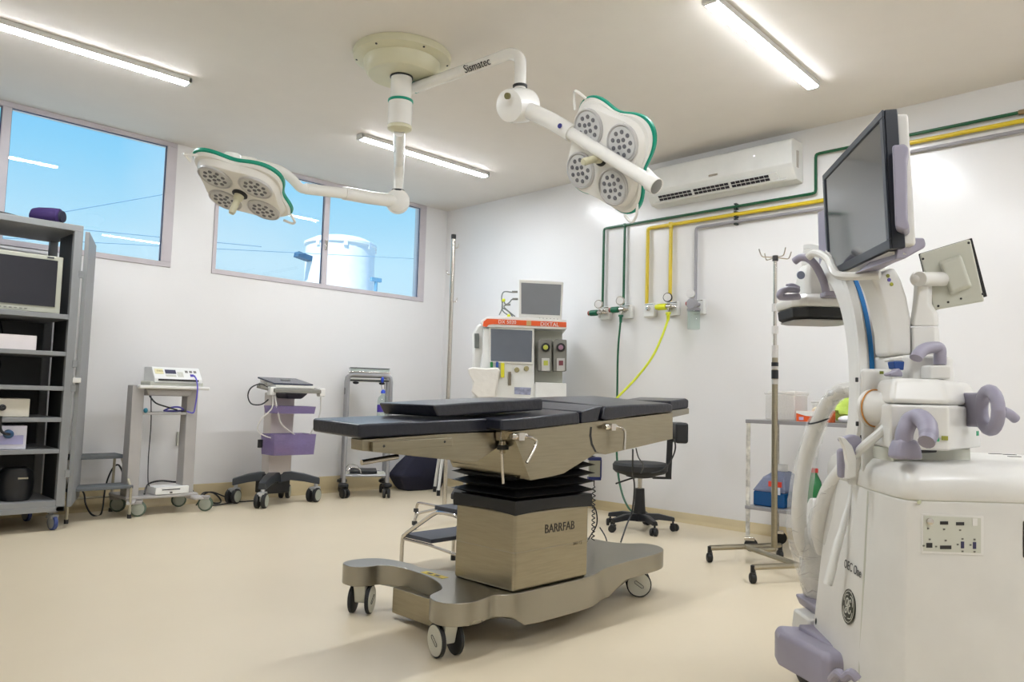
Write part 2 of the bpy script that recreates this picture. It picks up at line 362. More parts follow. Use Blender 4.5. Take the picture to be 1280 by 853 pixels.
pipe('dark green gas pipe along the right wall, topmost run with two drops', M_GPIPE,
     [(XP, 4.43, ZO), (XP, 4.43, zg), (XP, 2.42, zg), (XP, 2.42, 2.90), (XP, 1.10, 2.90)], [((XP, 4.19, zg), (XP, 4.19, ZO))], .0115)
pipe('yellow gas pipe on the right wall between the green and grey runs', M_YPIPE,
     [(XP, 3.935, ZO), (XP, 3.935, zy), (XP, 2.02, zy), (XP, 2.02, 2.843), (XP, Y0, 2.843)], [((XP, 3.695, zy), (XP, 3.695, ZO))], .016)
pipe('grey gas pipe on the right wall, lowest run with one drop', M_GRPIPE,
     [(XP, 3.445, ZO), (XP, 3.445, zr), (XP, 1.96, zr), (XP, 1.96, 2.778), (XP, Y0, 2.778)], None, .013)
gk = G().lathe((XP, 1.11, 2.90), (0, -1, 0), [(.017, 0), (.017, .06)], 12).cyl((XP, 1.05, 2.90), (XP, Y0, 2.90), .0115)
tag(gk.out('pipe_joint', mat('brass_joint', (150, 130, 100), .35, .8), None, loc=(XP, 1.1, 2.9)), 'brass joint ending the green pipe at the right edge of the photo', 'fitting')
for zc, lab in ((zg, 'small dark clip on the green pipe below the air conditioner'), (zy, 'small dark clip on the yellow pipe below the air conditioner'), (zr, 'small dark clip on the grey pipe below the air conditioner')):
    tag(G().bx((XP-.012, 3.068, zc-.026), (XW, 3.092, zc-.012)).bx((XP-.012, 3.068, zc+.014), (XW, 3.092, zc+.026)).out('pipe_clip', mat('clip_dark', (30, 44, 40), .5), None, bevel=.003, loc=(XW, 3.08, zc)), lab, 'clip', 'pipe clips')
# gas outlets
def outlet(y, lab, grp='gas outlet boxes'):
    t = thing('gas_outlet', lab, 'gas outlet', (XW, y, 1.74), grp)
    G().bx((XW-.05, y-.058, 1.735), (XW, y+.058, 1.86)).out('outlet_box', M_WHITE, t, bevel=.012)
    G().lathe((XW-.05, y, 1.81), (-1, 0, 0), [(.02, 0), (.02, .02), (.012, .022), (.012, .035)], 12).out('connector', M_CHROME, t)
    G().bx((XW-.052, y-.045, 1.845), (XW-.049, y+.045, 1.852)).out('outlet_label', M_CHROME, t)
outlet(4.39, 'white gas outlet box at the end of the first green drop')
outlet(4.15, 'white gas outlet box below the second green drop')
outlet(3.90, 'white gas outlet box under the left yellow drop, nothing plugged in')
outlet(3.66, 'white gas outlet box behind the bright yellow regulator')
outlet(3.41, 'white gas outlet box behind the suction jar')
def regulator(y, z, col, cap, lab, hose=False, dial=None):
    t = thing('gas_regulator', lab, 'regulator', (XW-.06, y, z), 'wall gas regulators'); x = XW-.10
    G().cyl((XW-.07, y-.06, z), (x, y-.02, z), .012).cyl((x, y-.03, z), (x, y+.03, z), .018).cyl((x, y, z-.05), (x, y, z+.03), .010).out('valve_body', M_CHROME, t)
    G().lathe((x, y+.02, z), (0, 1, 0), [(.024, 0), (.028, .01), (.028, .08), (.024, .085)], 14).out('knob', col, t)
    G().lathe((x, y+.105, z), (0, 1, 0), [(.024, 0), (.022, .02)], 14).out('knob_cap', cap, t)
    G().lathe((x-.005, y, z+.075), (-1, -.35, 0), [(.038, 0), (.040, .004), (.040, .02), (.036, .024)], 20).out('gauge', dial or M_CHROME, t)
    G().lathe((x-.005, y, z+.075), (-1, -.35, 0), [(.033, .024), (.033, .0255)], 20).out('gauge_face', mat('gauge_white', (214, 212, 210), .4), t)
    if hose: G().lathe((x, y, z-.05), (0, 0, -1), [(.022, 0), (.024, .012), (.016, .02), (.012, .07)], 14).out('hose_nut', col, t)
    return x
M_REDC = mat('faded_red', (150, 70, 62), .5)
M_LIME = mat('lime_plastic', (218, 222, 40), .4)
M_GKN = mat('knob_green', (12, 96, 66), .4)
regulator(4.41, 1.80, M_GKN, M_REDC, 'green gas regulator with a dial, leftmost on the right wall')
regulator(4.165, 1.815, M_GKN, M_REDC, 'green gas regulator whose dark hose hangs behind the operating table', True)
regulator(3.665, 1.81, M_LIME, M_LIME, 'bright yellow gas regulator with a black rimmed gauge', True, M_RUB)
a0 = Vector((XW-.10, 4.165, 1.72))
h = G().tube([a0, P(772.5, 440, 6.87), P(771.5, 490, 6.86), P(770.5, 540, 6.82), P(772, 585, 6.72), P(777, 615, 6.6), P(785, 634, 6.45), P(793, 641, 6.35), P(799, 641.5, 6.35)], .009, 8, 6)
tag(h.out('gas_hose', M_GPIPE, None, loc=tuple(a0)), 'dark green gas hose hanging from a regulator down to the floor', 'hose')
a0 = Vector((XW-.10, 3.665, 1.70))
h = G().tube([a0, P(827, 422, 6.52), P(815, 447, 6.5), P(796, 472, 6.48), P(771, 498, 6.45), P(750, 520, 6.42)], .010, 8, 6)
tag(h.out('gas_hose', mat('lime_hose', (206, 214, 50), .4), None, loc=tuple(a0)), 'lime yellow hose sagging from the yellow regulator to the anaesthesia machine', 'hose')
t = thing('suction_jar', 'clear suction jar with grey regulator on the wall under the grey pipe', 'suction jar', (XW-.1, 3.42, 1.6)); x = XW-.11
G().lathe((x, 3.41, 1.60), (0, 0, 1), [(.045, 0), (.052, .005), (.052, .15), (.048, .16)], 20).out('jar', M_CLEAR, t)
G().lathe((x, 3.41, 1.755), (0, 0, 1), [(.056, 0), (.056, .02), (.03, .03)], 20).out('jar_lid', M_GRPIPE, t)
G().lathe((x-.02, 3.40, 1.81), (-1, 0, 0), [(.045, 0), (.045, .04), (.04, .045)], 18).cyl((x, 3.40, 1.76), (x, 3.40, 1.86), .014).cyl((XW-.07, 3.38, 1.81), (x-.02, 3.40, 1.81), .012).out('regulator_body', M_GRPIPE, t)
G().lathe((x, 3.45, 1.82), (0, 1, 0), [(.018, 0), (.018, .03)], 12).out('knob', mat('red_knob', (170, 50, 50), .4), t)
G().lathe((x, 3.44, 1.90), (-1, -.3, 0), [(.036, 0), (.036, .02)], 18).out('gauge', mat('gauge_white', (214, 212, 210), .4), t)
# ================================================================== OPERATING TABLE
t = thing('operating_table', 'large stainless steel operating table with navy black pads in the centre of the room', 'operating table', (2.75, 2.55, 0))
ZB = .22
ol = [(1.935, 2.30), (1.945, 2.24), (1.985, 2.205), (2.05, 2.19), (2.12, 2.205), (2.17, 2.215), (2.22, 2.185), (2.30, 2.17), (2.62, 2.17), (2.76, 2.185), (2.90, 2.235), (3.05, 2.255), (3.20, 2.27), (3.34, 2.275),
      (3.46, 2.295), (3.55, 2.35), (3.59, 2.43), (3.57, 2.50), (3.51, 2.54), (3.47, 2.60), (3.46, 2.70), (3.47, 2.80), (3.52, 2.87), (3.59, 2.93), (3.60, 3.02), (3.54, 3.09), (3.42, 3.10), (3.28, 3.05),
      (3.12, 2.92), (2.95, 2.72), (2.75, 2.60), (2.40, 2.58), (2.29, 2.66), (2.25, 2.76), (2.26, 2.86), (2.24, 3.00), (2.18, 3.075), (2.09, 3.095), (2.03, 3.07), (2.01, 3.02), (2.02, 2.96), (2.07, 2.93), (2.13, 2.92), (2.165, 2.87), (2.18, 2.78), (2.17, 2.66), (2.15, 2.56), (2.11, 2.47), (2.06, 2.41), (1.97, 2.37)]
pts = spline([Vector((x, y, 0)) for x, y in ol], 3, True)
def zbot(x): # underside: high over the wheels, low in the middle
    a = min(max((x-2.22)/.10, 0), 1); b = min(max((3.10-x)/.16, 0), 1); k = min(a, b); k = k*k*(3-2*k); return .132 - .05*k
def zbot2(p):
    return zbot(p.x)
G().loft([[Vector((p.x, p.y, zbot2(p))) for p in pts], [Vector((p.x, p.y, ZB)) for p in pts]]).out('base_cover', M_STEEL2, t, bevel=.004, seg=2, ang=50)
G().bx((2.13, 2.46, .03), (2.55, 2.82, .14)).out('chassis_box', M_STEEL, t, bevel=.003)
M_CW = mat('caster_grey_white', (206, 204, 190), .4)
def table_caster(x, y, head, r=.064):
    T_ = rot(x, y, head)
    g = G(T_); g.prism([(-.028, -.05, .135), (-.028, .05, .135), (-.028, .024, .05), (-.028, -.024, .05)], (.056, 0, 0)); f = g.out('caster', M_CW, t, bevel=.006)
    for s in (-1, 1):
        G(T_).lathe((s*.030, 0, r), (s, 0, 0), [(r*.93, 0), (r, .003), (r, .016), (r*.93, .018)], 28).out('wheel', M_RUB, f)
        G(T_).lathe((s*.044, 0, r), (s, 0, 0), [(r*.92, 0), (r*.90, .006), (r*.2, .007)], 28).out('hub_cover', M_CW, f)
        G(T_).tube([Vector((s*.0515, 0, r)) + Vector((0, a*math.cos(.6)-b*math.sin(.6), a*math.sin(.6)+b*math.cos(.6))) for a, b in ((-.022, -.007), (.022, -.007), (.028, 0), (.022, .007), (-.022, .007), (-.028, 0))], .0012, 4, closed=True).out('hub_slot', M_RUB, f)
table_caster(2.00, 2.30, -12); table_caster(2.085, 2.99, -52); table_caster(3.36, 2.37, 40); table_caster(3.44, 2.97, 20)
# pedestal
px0, px1, py0, py1 = 2.245, 2.715, 2.185, 2.545
zp0, zp1 = ZB, PY(646, 641, py0).z
PC = [(px0, py0), (px1, py0), (px1, py1), (px0, py1)]
G().bx((px0, py0, zp0), (px1, py1, zp1)).out('pedestal', M_STEEL, t, bevel=.014, seg=3)
G().bx((px0-.001, py0-.001, zp0+.155), (px1+.001, py1+.001, zp0+.157)).out('pedestal_seam', M_STEEL2, t)
cpx = (px0+px1)/2; cpy = (py0+py1)/2; hw = (px1-px0)/2; hd = (py1-py0)/2
# skirt band of the bellows, wavy lower edge
def rect(k, z, wav=0):
    out = []
    for (ax, ay), (bx_, by_) in zip(PC, PC[1:]+PC[:1]):
        for i in range(10):
            q = i/10; x = ax+(bx_-ax)*q; y = ay+(by_-ay)*q
            out.append(Vector((cpx+(x-cpx)*(1+k/hw), cpy+(y-cpy)*(1+k/hd), z + wav*math.sin(q*PI)*1.0)))
    return out
G().loft([rect(.008, zp1-.012, .012), rect(.010, zp1+.02), rect(.008, zp1+.045)]).out('bellows_skirt', M_BELL, t)
zt = .80; n = 6; zs = zp1+.045
rings = []
for i in range(n):
    a = zs+(zt-zs)*i/n; b = zs+(zt-zs)*(i+.5)/n
    rings += [rect(-.035, a), rect(.018, b)]
rings.append(rect(-.03, zt))
G().loft(rings).out('bellows', M_BELL, t, ang=20)
text(t, 'BARRFAB', .052, (cpx+.04, py0-.0006, zp1-.085), (1, 0, 0), (0, 0, 1), M_TXT, sx=.9, label='dark letters reading BARRFAB on the pedestal')
text(t, '3003 CE', .020, (px1-.075, py0-.0006, zp1-.165), (1, 0, 0), (0, 0, 1), mat('faint_print', (120, 108, 84), .5), sx=.9)
M_YW = mat('yellow_label', (214, 190, 40), .5)
G().box((2.20, 2.62, ZB+.0008), (.035, .15, .001)).out('warning_label', M_YW, t)
G().box((2.20, 2.60, ZB+.0016), (.016, .03, .0008)).box((2.20, 2.65, ZB+.0016), (.016, .03, .0008)).out('label_symbol', M_TXT, t)
# tabletop: near plane wide YN, narrow YH
YN, WN = 2.105, .47
YH, WH = 2.19, .30
def slab(name, m, pxs, y, w, bev=.006, seg=2, lift=.03, **k):
    return G().prism([PY(a, b, y) for a, b in pxs], (0, w, w*lift)).out(name, m, t, bevel=bev, seg=seg, **k)
slab('head_frame', M_STEEL, [(453, 550), (560, 542.5), (624, 540), (645, 541), (640, 548), (595, 578.5), (540, 573), (460, 564.5), (453, 564)], YH, .07, .003)
G().prism([PY(a, b, YH)+Vector((0, WH-.07, 0)) for a, b in [(520, 546), (560, 542.5), (624, 540), (645, 541), (640, 548), (595, 578.5), (540, 573), (520, 571)]], (0, .07, 0)).out('head_frame', M_STEEL, t, bevel=.003)
slab('side_rail', M_STEEL, [(466, 553), (566, 547.5), (566, 557.5), (466, 565)], YH-.018, .016, .002)
for q in ((480, 558), (556, 552.5)): G().lathe(PY(*q, YH-.018), (0, -1, 0), [(.005, 0), (.004, .002)], 8).out('screw', M_BLACK, t)
slab('seat_plate', M_STEEL, [(640, 540), (757, 526), (757, 556), (745, 567), (705, 592), (690, 596), (663, 601)], YN, WN, .002)
g = G(); g.prism([PY(a, b, YN+.006) for a, b in [(757, 526), (742, 530), (738, 545), (741, 558), (748, 566), (757, 568.5), (841, 549), (841, 516)]], (0, WN-.012, 0)); g.out('leg_plate', M_STEEL, t, bevel=.002)
slab('hinge_line', M_BLACK, [(738, 534), (737, 545), (739, 556), (744, 565.5), (746, 565.5), (741, 555), (739.4, 545), (740, 534)], YN-.0015, .004, 0)
slab('foot_frame', M_STEEL2, [(835, 514), (861.5, 510.5), (861.5, 517.5), (835, 523.5)], YH, WH, .003)
pm = dict(bev=.010, seg=3)
slab('pad', M_PAD, [(402.6+46.5, 530.5), (560, 525.5), (624, 522.5), (627, 530), (627, 539), (449, 549)], YH, WH, label='long narrow head pad', **pm)
slab('pad', M_PAD, [(627, 524.5), (645, 523.5), (722, 515.3), (725, 517), (725.5, 530.3), (650, 539), (627, 539)], YN, WN, label='seat pad', **pm)
slab('pad', M_PAD, [(727, 514.5), (740, 510.5), (754, 507.5), (751, 512), (748, 527), (727, 530)], YN, WN, label='short pad over the hinge', **pm)
slab('pad', M_PAD, [(757, 508), (790, 506), (836, 504.5), (841, 506), (841, 515.8), (800, 520), (757, 526.5), (752, 524)], YN, WN, label='leg pad', lift=.06, **pm)
slab('pad', M_PAD, [(838, 501.5), (858, 498.2), (861.5, 500), (861, 510.5), (838, 514)], YH, WH, label='narrow foot pad', lift=.0, **pm)
# rail clamps and levers
def lever(px, py, dy, lab=None):
    g = G(); c_ = PY(px, py, YN-.02)
    g.lathe(c_+Vector((-.045, 0, 0)), (1, 0, 0), [(.010, 0), (.013, .01), (.013, .03), (.010, .04)], 10).box(c_, (.03, .03, .03)).lathe(c_+Vector((.02, 0, 0)), (1, 0, 0), [(.011, 0), (.011, .02)], 10)
    g.tube([c_+Vector((.03, -.005, 0)), c_+Vector((.065, -.015, -.008)), c_+Vector((.075, -.02, -.03)), c_+Vector((.07+dy, -.02, -.10))], .0065, 8, 4)
    g.out('clamp_lever', M_CHROME, t)
lever(764, 534, .0); lever(649, 546, -.045)
c_ = PY(628, 545, YH-.02)
g = G(); g.box(c_, (.045, .03, .035)).box(c_+Vector((0, 0, -.045)), (.02, .02, .05)); g.cyl(c_+Vector((0, 0, -.07)), PY(629, 605, YH-.02), .006); g.out('rail_clamp', M_CHROME, t, bevel=.002)
G().box(c_+Vector((.0, -.004, -.045)), (.035, .03, .018)).out('clamp_pad', M_BLACK, t)
G().bx(PY(602, 552, 2.4), PY(641, 574, 2.44)).out('inner_bracket', M_STEEL, t)
G().cyl(PY(452, 578.5, 2.32), PY(497, 571, 2.32), .010).out('release_bar', M_CHROME, t)
# cushion lying on the pads
b = G().prism([PY(a, b_, 2.20) for a, b_ in [(548, 521.5), (541, 506.5), (600, 502.5), (677, 498.6), (679, 500), (679, 513)]], (-.03, .30, .0))
tag(b.out('table_cushion', M_PAD, None, bevel=.008, seg=3, loc=tuple(PY(600, 515, 2.35))), 'loose navy cushion lying on top of the operating table pads', 'cushion')
# hand control
t2 = thing('hand_control', 'grey and blue hand control hanging on a coiled cord behind the table pedestal', 'remote control', tuple(P(742, 600, 4.15)))
c0 = P(743, 586, 4.15)
Mh = Matrix.Translation(c0) @ Matrix.Rotation(math.radians(-45+8), 4, 'Z')
G(Mh).box((0, 0, 0), (.062, .025, .105)).out('control_body', mat('control_grey', (166, 166, 150), .5), t2, bevel=.006)
G(Mh).box((0, 0, .052), (.070, .034, .018)).box((0, 0, -.052), (.070, .034, .018)).box((.033, 0, 0), (.008, .030, .1)).out('bumper', mat('control_blue', (32, 44, 110), .5), t2, bevel=.004)
pts = [c0+Vector((0, 0, -.05)), c0+Vector((0.0, 0, -.09))]
base = c0+Vector((0, 0, -.10))
zlow = .25
for i in range(96):
    a = i*2*PI/8; pts.append(Vector((base.x+.008*math.cos(a), base.y+.008*math.sin(a), base.z-(base.z-zlow)*i/96)))
G().tube(pts, .003, 5).out('coiled_cord', M_BLACK, t2)
def cable(label, pts, r=.004, m=None, k=6, name='cable', group=None):
    o = G().tube(pts, r, 6, k).out(name, m or M_BLACK, None, loc=tuple(Vector(pts[0])))
    return tag(o, label, 'cable', group)
cable('thin dark cable arching off the far side of the table pedestal', [P(734, 628, 4.2), P(744, 636, 4.2), P(746, 655, 4.2), P(737, 672, 4.15), P(733, 678, 4.1)], .004)
cable('black cable trailing from the stool base down onto the steel table base', [P(750, 660, 4.6), P(757, 672, 4.5), P(759, 684, 4.35), P(752, 690, 4.2), P(740, 689, 4.1)], .004)
# ================================================================== SURGICAL LIGHT
t = thing('surgical_light', 'white ceiling mounted surgical light with two lamp heads and green trim', 'surgical light', (2.80, 3.82, HC))
mc = Vector((2.80, 3.82, HC))
g = G().lathe(mc, (0, 0, -1), [(.30, 0), (.305, .012), (.30, .045), (.262, .06)], 56); g.out('mount_flange', M_CREAM, t)
G().lathe(mc, (0, 0, -1), [(.24, .05), (.232, .10), (.218, .135), (.205, .145)], 56).out('mount_cover', M_CREAM, t)
for a in range(0, 360, 60): G().lathe(mc+Vector((.28*math.cos(math.radians(a+20)), .28*math.sin(math.radians(a+20)), -.05)), (0, 0, -1), [(.008, 0), (.006, .006)], 8).out('screw', M_BLACK, t)
def sz(py):   # height on the spindle axis for a picture row
    lo, hi = 0, 4
    for _ in range(40):
        m_ = (lo+hi)/2; q = Vector((mc.x, mc.y, m_))-CC; y_ = 426.5-FPX*q.dot(CU)/q.dot(FW)
        if y_ > py: lo = m_
        else: hi = m_
    return m_
zA, zBr, zC, zD = sz(94), sz(122), sz(128), sz(163)
G().cyl((mc.x, mc.y, HC-.14), (mc.x, mc.y, zC), .066, n=28).out('spindle', M_LAMP, t)
G().lathe((mc.x, mc.y, zC+.012), (0, 0, -1), [(.078, 0), (.079, .004), (.079, .012), (.074, .016)], 28).out('green_ring', M_GREEN, t)
G().lathe((mc.x, mc.y, zC), (0, 0, -1), [(.073, 0), (.075, .01), (.075, (zC-zD)*.85)], 28).out('lower_hub', M_LAMP, t)
G().lathe((mc.x, mc.y, zC-(zC-zD)*.86), (0, 0, -1), [(.075, 0), (.076, .004), (.074, .02), (.045, .034)], 28).out('hub_cap', M_CREAM, t)
G().lathe((mc.x, mc.y, HC-.14), (0, 0, -1), [(.072, 0), (.072, .012), (.066, .014)], 28).out('collar_ring', M_BLACK, t)
def arm(name, pts, r, k=6, m=M_LAMP, n=16): return G().tube(pts, r, n, k).out(name, m, t)
zarm = zD-.035
k1 = P(497, 252, 5.35)
e1 = Vector((k1.x, k1.y, zarm+.01))
a_ = Vector((mc.x, mc.y, zarm+.03))
arm('horizontal_arm', [a_, a_.lerp(e1, .25), a_.lerp(e1, .75), a_.lerp(e1, .92)+Vector((0, 0, -.01)), e1+Vector((0, 0, -.08)), e1+Vector((0, 0, -.16)), k1+Vector((0, 0, .05))], .036)
G().cyl(k1+Vector((0, 0, .07)), k1+Vector((0, 0, .082)), .044, n=20).out('joint_ring', M_BLACK, t)
sv = (P(300, 205, 4.45)-P(497, 252, 5.35)).normalized()
nrm = (-HD+HR*.15).normalized()
G().lathe(k1-nrm*.055, nrm, [(.06, 0), (.082, .015), (.086, .05), (.082, .09), (.05, .108), (.03, .112)], 28).out('knuckle', M_LAMP, t)
arm('spring_arm', [k1, P(460, 247, 5.2), P(430, 241.5, 5.05)], .045, 1)
arm('spring_arm', [P(435, 242.5, 5.07), P(382, 236, 4.85)], .036, 1)
arm('bent_arm', [P(388, 237, 4.87), P(376, 235, 4.82), P(365, 224, 4.75), P(350, 213, 4.68), P(320, 205, 4.55), P(290, 200, 4.42)], .030, 6)
def lamp_head(c, u, v, R, hub_up, lens_on=.0):
    u = Vector(u).normalized(); n_ = u.cross(Vector(v)).normalized()
    if n_.dot(CC-c) < 0: n_ = -n_
    v = Vector(v); v = (v-n_*v.dot(n_)-u*v.dot(u)).normalized()
    h_ = G  # one head: shell, trim, modules with lenses
    def ring(k, h, amp=.085, N=72, corner_=0.0):
        out = []
        for i in range(N):
            a = 2*PI*i/N; c4 = math.cos(4*(a-PI/4))
            rr = R*k*(1+amp*c4+corner_*max(0, c4)**3)
            out.append(c+u*(rr*math.cos(a))+v*(rr*math.sin(a))+n_*h)
        return out
    head = G().loft([ring(.55, -.075, .03), ring(.80, -.066, .05), ring(.99, -.034, .12), ring(.97, -.02, .10), ring(.93, .02), ring(.90, .032), ring(.84, .036)]).out('lamp_head', M_LAMP, t, ang=40)
    G().loft([ring(1.035, -.050, .15, 96), ring(1.06, -.046, .155, 96), ring(1.06, -.030, .155, 96), ring(1.035, -.026, .15, 96)]).out('green_trim', M_GREEN, head, ang=40)
    G().loft([ring(1.02, -.026, .15, 96), ring(1.03, -.020, .15, 96), ring(1.00, -.006, .13, 96)]).out('white_rim', M_LAMP, head, ang=40)
    for sx_ in (-1, 1):
        for sy_ in (-1, 1):
            mcen = c+u*(sx_*R*.44)+v*(sy_*R*.44)
            md = G().lathe(mcen, n_, [(R*.37, .030), (R*.37, .044), (R*.345, .048), (R*.325, .040), (.001, .038)], 36).out('lamp_module', mat('module_rim_grey', (196, 194, 192), .35), t)
            G().lathe(mcen, n_, [(R*.32, .039), (R*.315, .044), (.001, .0445)], 36).out('lens_disc', mat('lens_grey', (204, 204, 202), .3), md)
            lens = mat('led_lens_dark', (112, 112, 116), .15)
            g = G()
            for rr_, cnt in ((.085, 4), (.215, 9)):
                for q in range(cnt):
                    a = 2*PI*q/cnt+.3
                    g.lathe(mcen+u*(R*rr_*math.cos(a))+v*(R*rr_*math.sin(a)), n_, [(R*.044, .044), (R*.040, .048), (R*.014, .049)], 10)
            g.out('led_lens', lens, md)
    G().lathe(c, n_, [(R*.16, .034), (R*.17, .044), (R*.12, .052)], 24).out('handle_ring', M_BLACK, t)
    G().lathe(c, n_, [(R*.11, .05), (R*.10, .075), (R*.07, .085), (R*.075, .16), (R*.06, .175)], 20).out('sterile_handle', M_CREAM, t)
    G().tube([c-u*R*.75+n_*.0-v*R*.9, c-u*R*.95-v*R*1.0+n_*.03, c-u*R*1.05-v*R*.8, c-u*R*.98-v*R*.6], .008, 6, 4).out('side_handle', M_LAMP, t)
    G().tube([c+u*R*.98+v*R*.6, c+u*R*1.05+v*R*.8+n_*.01, c+u*R*.95+v*R*1.0, c+u*R*.75+v*R*.95], .008, 6, 4).out('side_handle', M_LAMP, t)
    return c, u, v, n_
def cv(x, y, z): return CR*x - CU*y + FW*z
c1 = P(303, 236, 4.45)
_, u1, v1, n1 = lamp_head(c1, cv(.219, .056, .0), cv(.057, .098, .19), .27, 0)
top1 = P(290, 199, 4.40)
G().cyl(c1-n1*.06-u1*.07-v1*.12, top1+Vector((0, 0, .01)), .034, n=18).lathe(top1+Vector((0, 0, .015)), (0, 0, 1), [(.048, -.04), (.05, -.03), (.05, .01), (.042, .016)], 22).out('lamp_yoke', M_LAMP, t)
arm('bent_arm', [P(318, 204, 4.53), top1], .031, 1)
# second arm
k2 = P(648, 132, 4.25)
ztop = P(643, 70, 4.3).z
r0 = Vector((mc.x, mc.y, zBr+.02)); 
arm('upper_arm', [r0, P(515, 111, 4.75), P(580, 88, 4.52), P(622, 73, 4.36), P(638, 67.5, 4.30), P(649, 73, 4.27), P(650.5, 86, 4.25), P(650, 112, 4.25)], .034, 5)
G().lathe(P(520, 109, 4.74), P(520, 109, 4.74)-P(525, 107, 4.72), [(.037, 0), (.037, .012)], 16).out('green_band', M_GREEN, t)
G().cyl(P(650, 107, 4.25), P(650, 110, 4.25), .042, n=20).out('joint_ring', M_BLACK, t)
nk = (-HD*.7-HR*.55+Vector((0, 0, -.3))).normalized()
G().lathe(k2-nk*.10, nk, [(.06, 0), (.090, .015), (.096, .05), (.096, .15), (.088, .19), (.05, .203)], 30).out('knuckle', M_LAMP, t)
G().lathe(P(634, 120, 4.10), nk, [(.018, -.01), (.018, .004)], 12).out('knuckle_plug', mat('olive_plug', (110, 104, 60), .6), t)
tip = P(821, 233.5, 3.62)
arm('spring_arm', [k2, P(690, 152, 4.12), P(715, 167, 4.03)], .046, 1)
arm('spring_arm', [P(700, 158, 4.08), P(745, 186, 3.92), P(800, 220, 3.70), tip], .034, 1)
G().cyl(P(812, 228, 3.65), tip, .041, n=20).out('arm_end', M_LAMP, t)
G().lathe(tip, (tip-k2), [(.038, 0), (.030, .003)], 20).out('end_cap', mat('cap_grey', (130, 130, 128), .4), t)
c2 = P(757, 195.5, 3.98)
_, u2, v2, n2 = lamp_head(c2, cv(.142, .104, -.12), cv(-.025, .173, .12), .27, 0)
G().tube([tip-(tip-k2).normalized()*.05, P(815, 225, 3.85), c2-n2*.11+u2*.05, c2-n2*.05], .03, 10, 4).out('lamp_yoke', M_LAMP, t)
dirA = (P(622, 73, 4.36)-P(515, 111, 4.75)).normalized(); ctrA = P(600, 80.5, 4.44)
sd = (CC-ctrA); sd = (sd-dirA*sd.dot(dirA)).normalized()
text(t, 'Sismatec', .065, ctrA+sd*.036+ (sd.cross(dirA)*0), dirA, sd.cross(dirA), M_TXT, label='dark letters reading Sismatec on the upper arm', sx=.85, ext=.0015)
dirB = (tip-k2).normalized(); cB = P(706, 161, 4.05); sdB = CC-cB; sdB = (sdB-dirB*sdB.dot(dirB)).normalized()
g = G(); uu = sdB.cross(dirB)
g.lathe(cB+sdB*.044, sdB, [(.014, 0), (.013, .004)], 16); g.out('emblem', mat('emblem_blue', (52, 56, 130), .4), t)
# ================================================================== ANAESTHESIA MACHINE
D7 = 6.85
t = thing('anaesthesia_machine', 'white anaesthesia machine with orange top band behind the operating table', 'medical machine', tuple(PZ(648, 490, .0) if False else Vector((P(650, 450, D7+.2).x, P(650, 450, D7+.2).y, 0))))
def sp(name, m, pxs, d, th, parent=None, bevel=.006, seg=2, **k):
    return G().prism([P(a, b_, d) for a, b_ in pxs], HD*th).out(name, m, parent or t, bevel=bevel, seg=seg, **k)
sp('body', M_WHITE, [(604, 410), (668, 411.5), (668, 480), (707, 481), (707, 560), (598, 560), (598, 470), (603, 440)], D7, .5, bevel=.012)
sp('back_panel', M_OECG, [(668, 408), (703, 410), (703, 481), (668, 480)], D7+.18, .3)
sp('side_column', M_OEC, [(590, 418), (596, 406), (606, 402), (606, 555), (588, 555), (590, 470)], D7+.12, .35, bevel=.03)
sp('top_deck', M_WHITE, [(600, 402), (608, 396.5), (640, 396), (708, 400), (708.5, 412), (604, 409)], D7-.04, .52, bevel=.008)
band = sp('orange_band', M_ORG, [(603.5, 408), (604.5, 402), (609, 398.6), (708, 403), (708, 409.3), (616, 405.3), (611, 406), (608, 409)], D7-.048, .012, bevel=.001)
pr = lambda a, b_, d: P(a, b_, d)
text(t, 'DX 5020', .043, P(634, 403.0, D7-.050), P(700, 405.8, D7-.05)-P(634, 403, D7-.05), (0, 0, 1), M_WHITE, label='white letters on the orange band')
text(t, 'DIXTAL', .048, P(687, 405.8, D7-.050), P(700, 406.5, D7-.05)-P(634, 403.5, D7-.05), (0, 0, 1), M_WHITE, label='white letters on the orange band')
sp('band_joint', mat('joint_tan', (196, 160, 110), .5), [(658, 401), (664, 401.3), (664, 407.5), (658, 407.2)], D7-.052, .012, bevel=.001)
scr = sp('display_bezel', M_OEC, [(611, 409.5), (668, 411), (667, 456), (611, 453.5)], D7-.02, .04)
sp('display', mat('display_grey', (100, 106, 116), .12, spec=.9), [(613.5, 411), (665.5, 413.5), (664.5, 453), (613.5, 451.5)], D7-.024, .01, scr, bevel=.001)
for a, col in ((614.5, (30, 130, 60)), (621.5, (40, 80, 160))):
    sp('flow_tag', mat('tag%d' % col[0], col, .5), [(a-1.7, 452), (a+1.7, 452), (a+1.7, 459.5), (a-1.7, 459.5)], D7-.02, .02, bevel=.002)
sp('flow_tube', mat('tag_yellow', (222, 214, 40), .5), [(626, 454), (630.5, 454), (630.5, 472), (626, 472)], D7-.03, .03, bevel=.002)
sp('flow_tube', mat('tube_brown', (110, 100, 84), .5), [(635.5, 465), (639, 465), (639, 482), (635.5, 482)], D7-.02, .02, bevel=.002)
for a, b_ in ((646, 462.5), (658, 461)): G().lathe(P(a, b_, D7), -HD, [(.024, 0), (.022, .03), (.018, .034)], 14).out('dial', mat('dial_brass', (158, 150, 110), .4, .5), t)
sp('printer_label', mat('label_blue_print', (150, 154, 178), .5, var=.3, vscale=40), [(643, 484), (664, 485), (663, 494), (643, 493)], D7-.004, .01, bevel=.001)
for a in (677, 690.5): G().lathe(P(a, 489.5, D7-.0), -HD, [(.020, 0), (.018, .016)], 12).out('dial', M_CHROME, t)
sp('drawer_label', M_OEC, [(680, 487), (688, 487), (688, 493), (680, 493)], D7-.012, .01, bevel=.001)
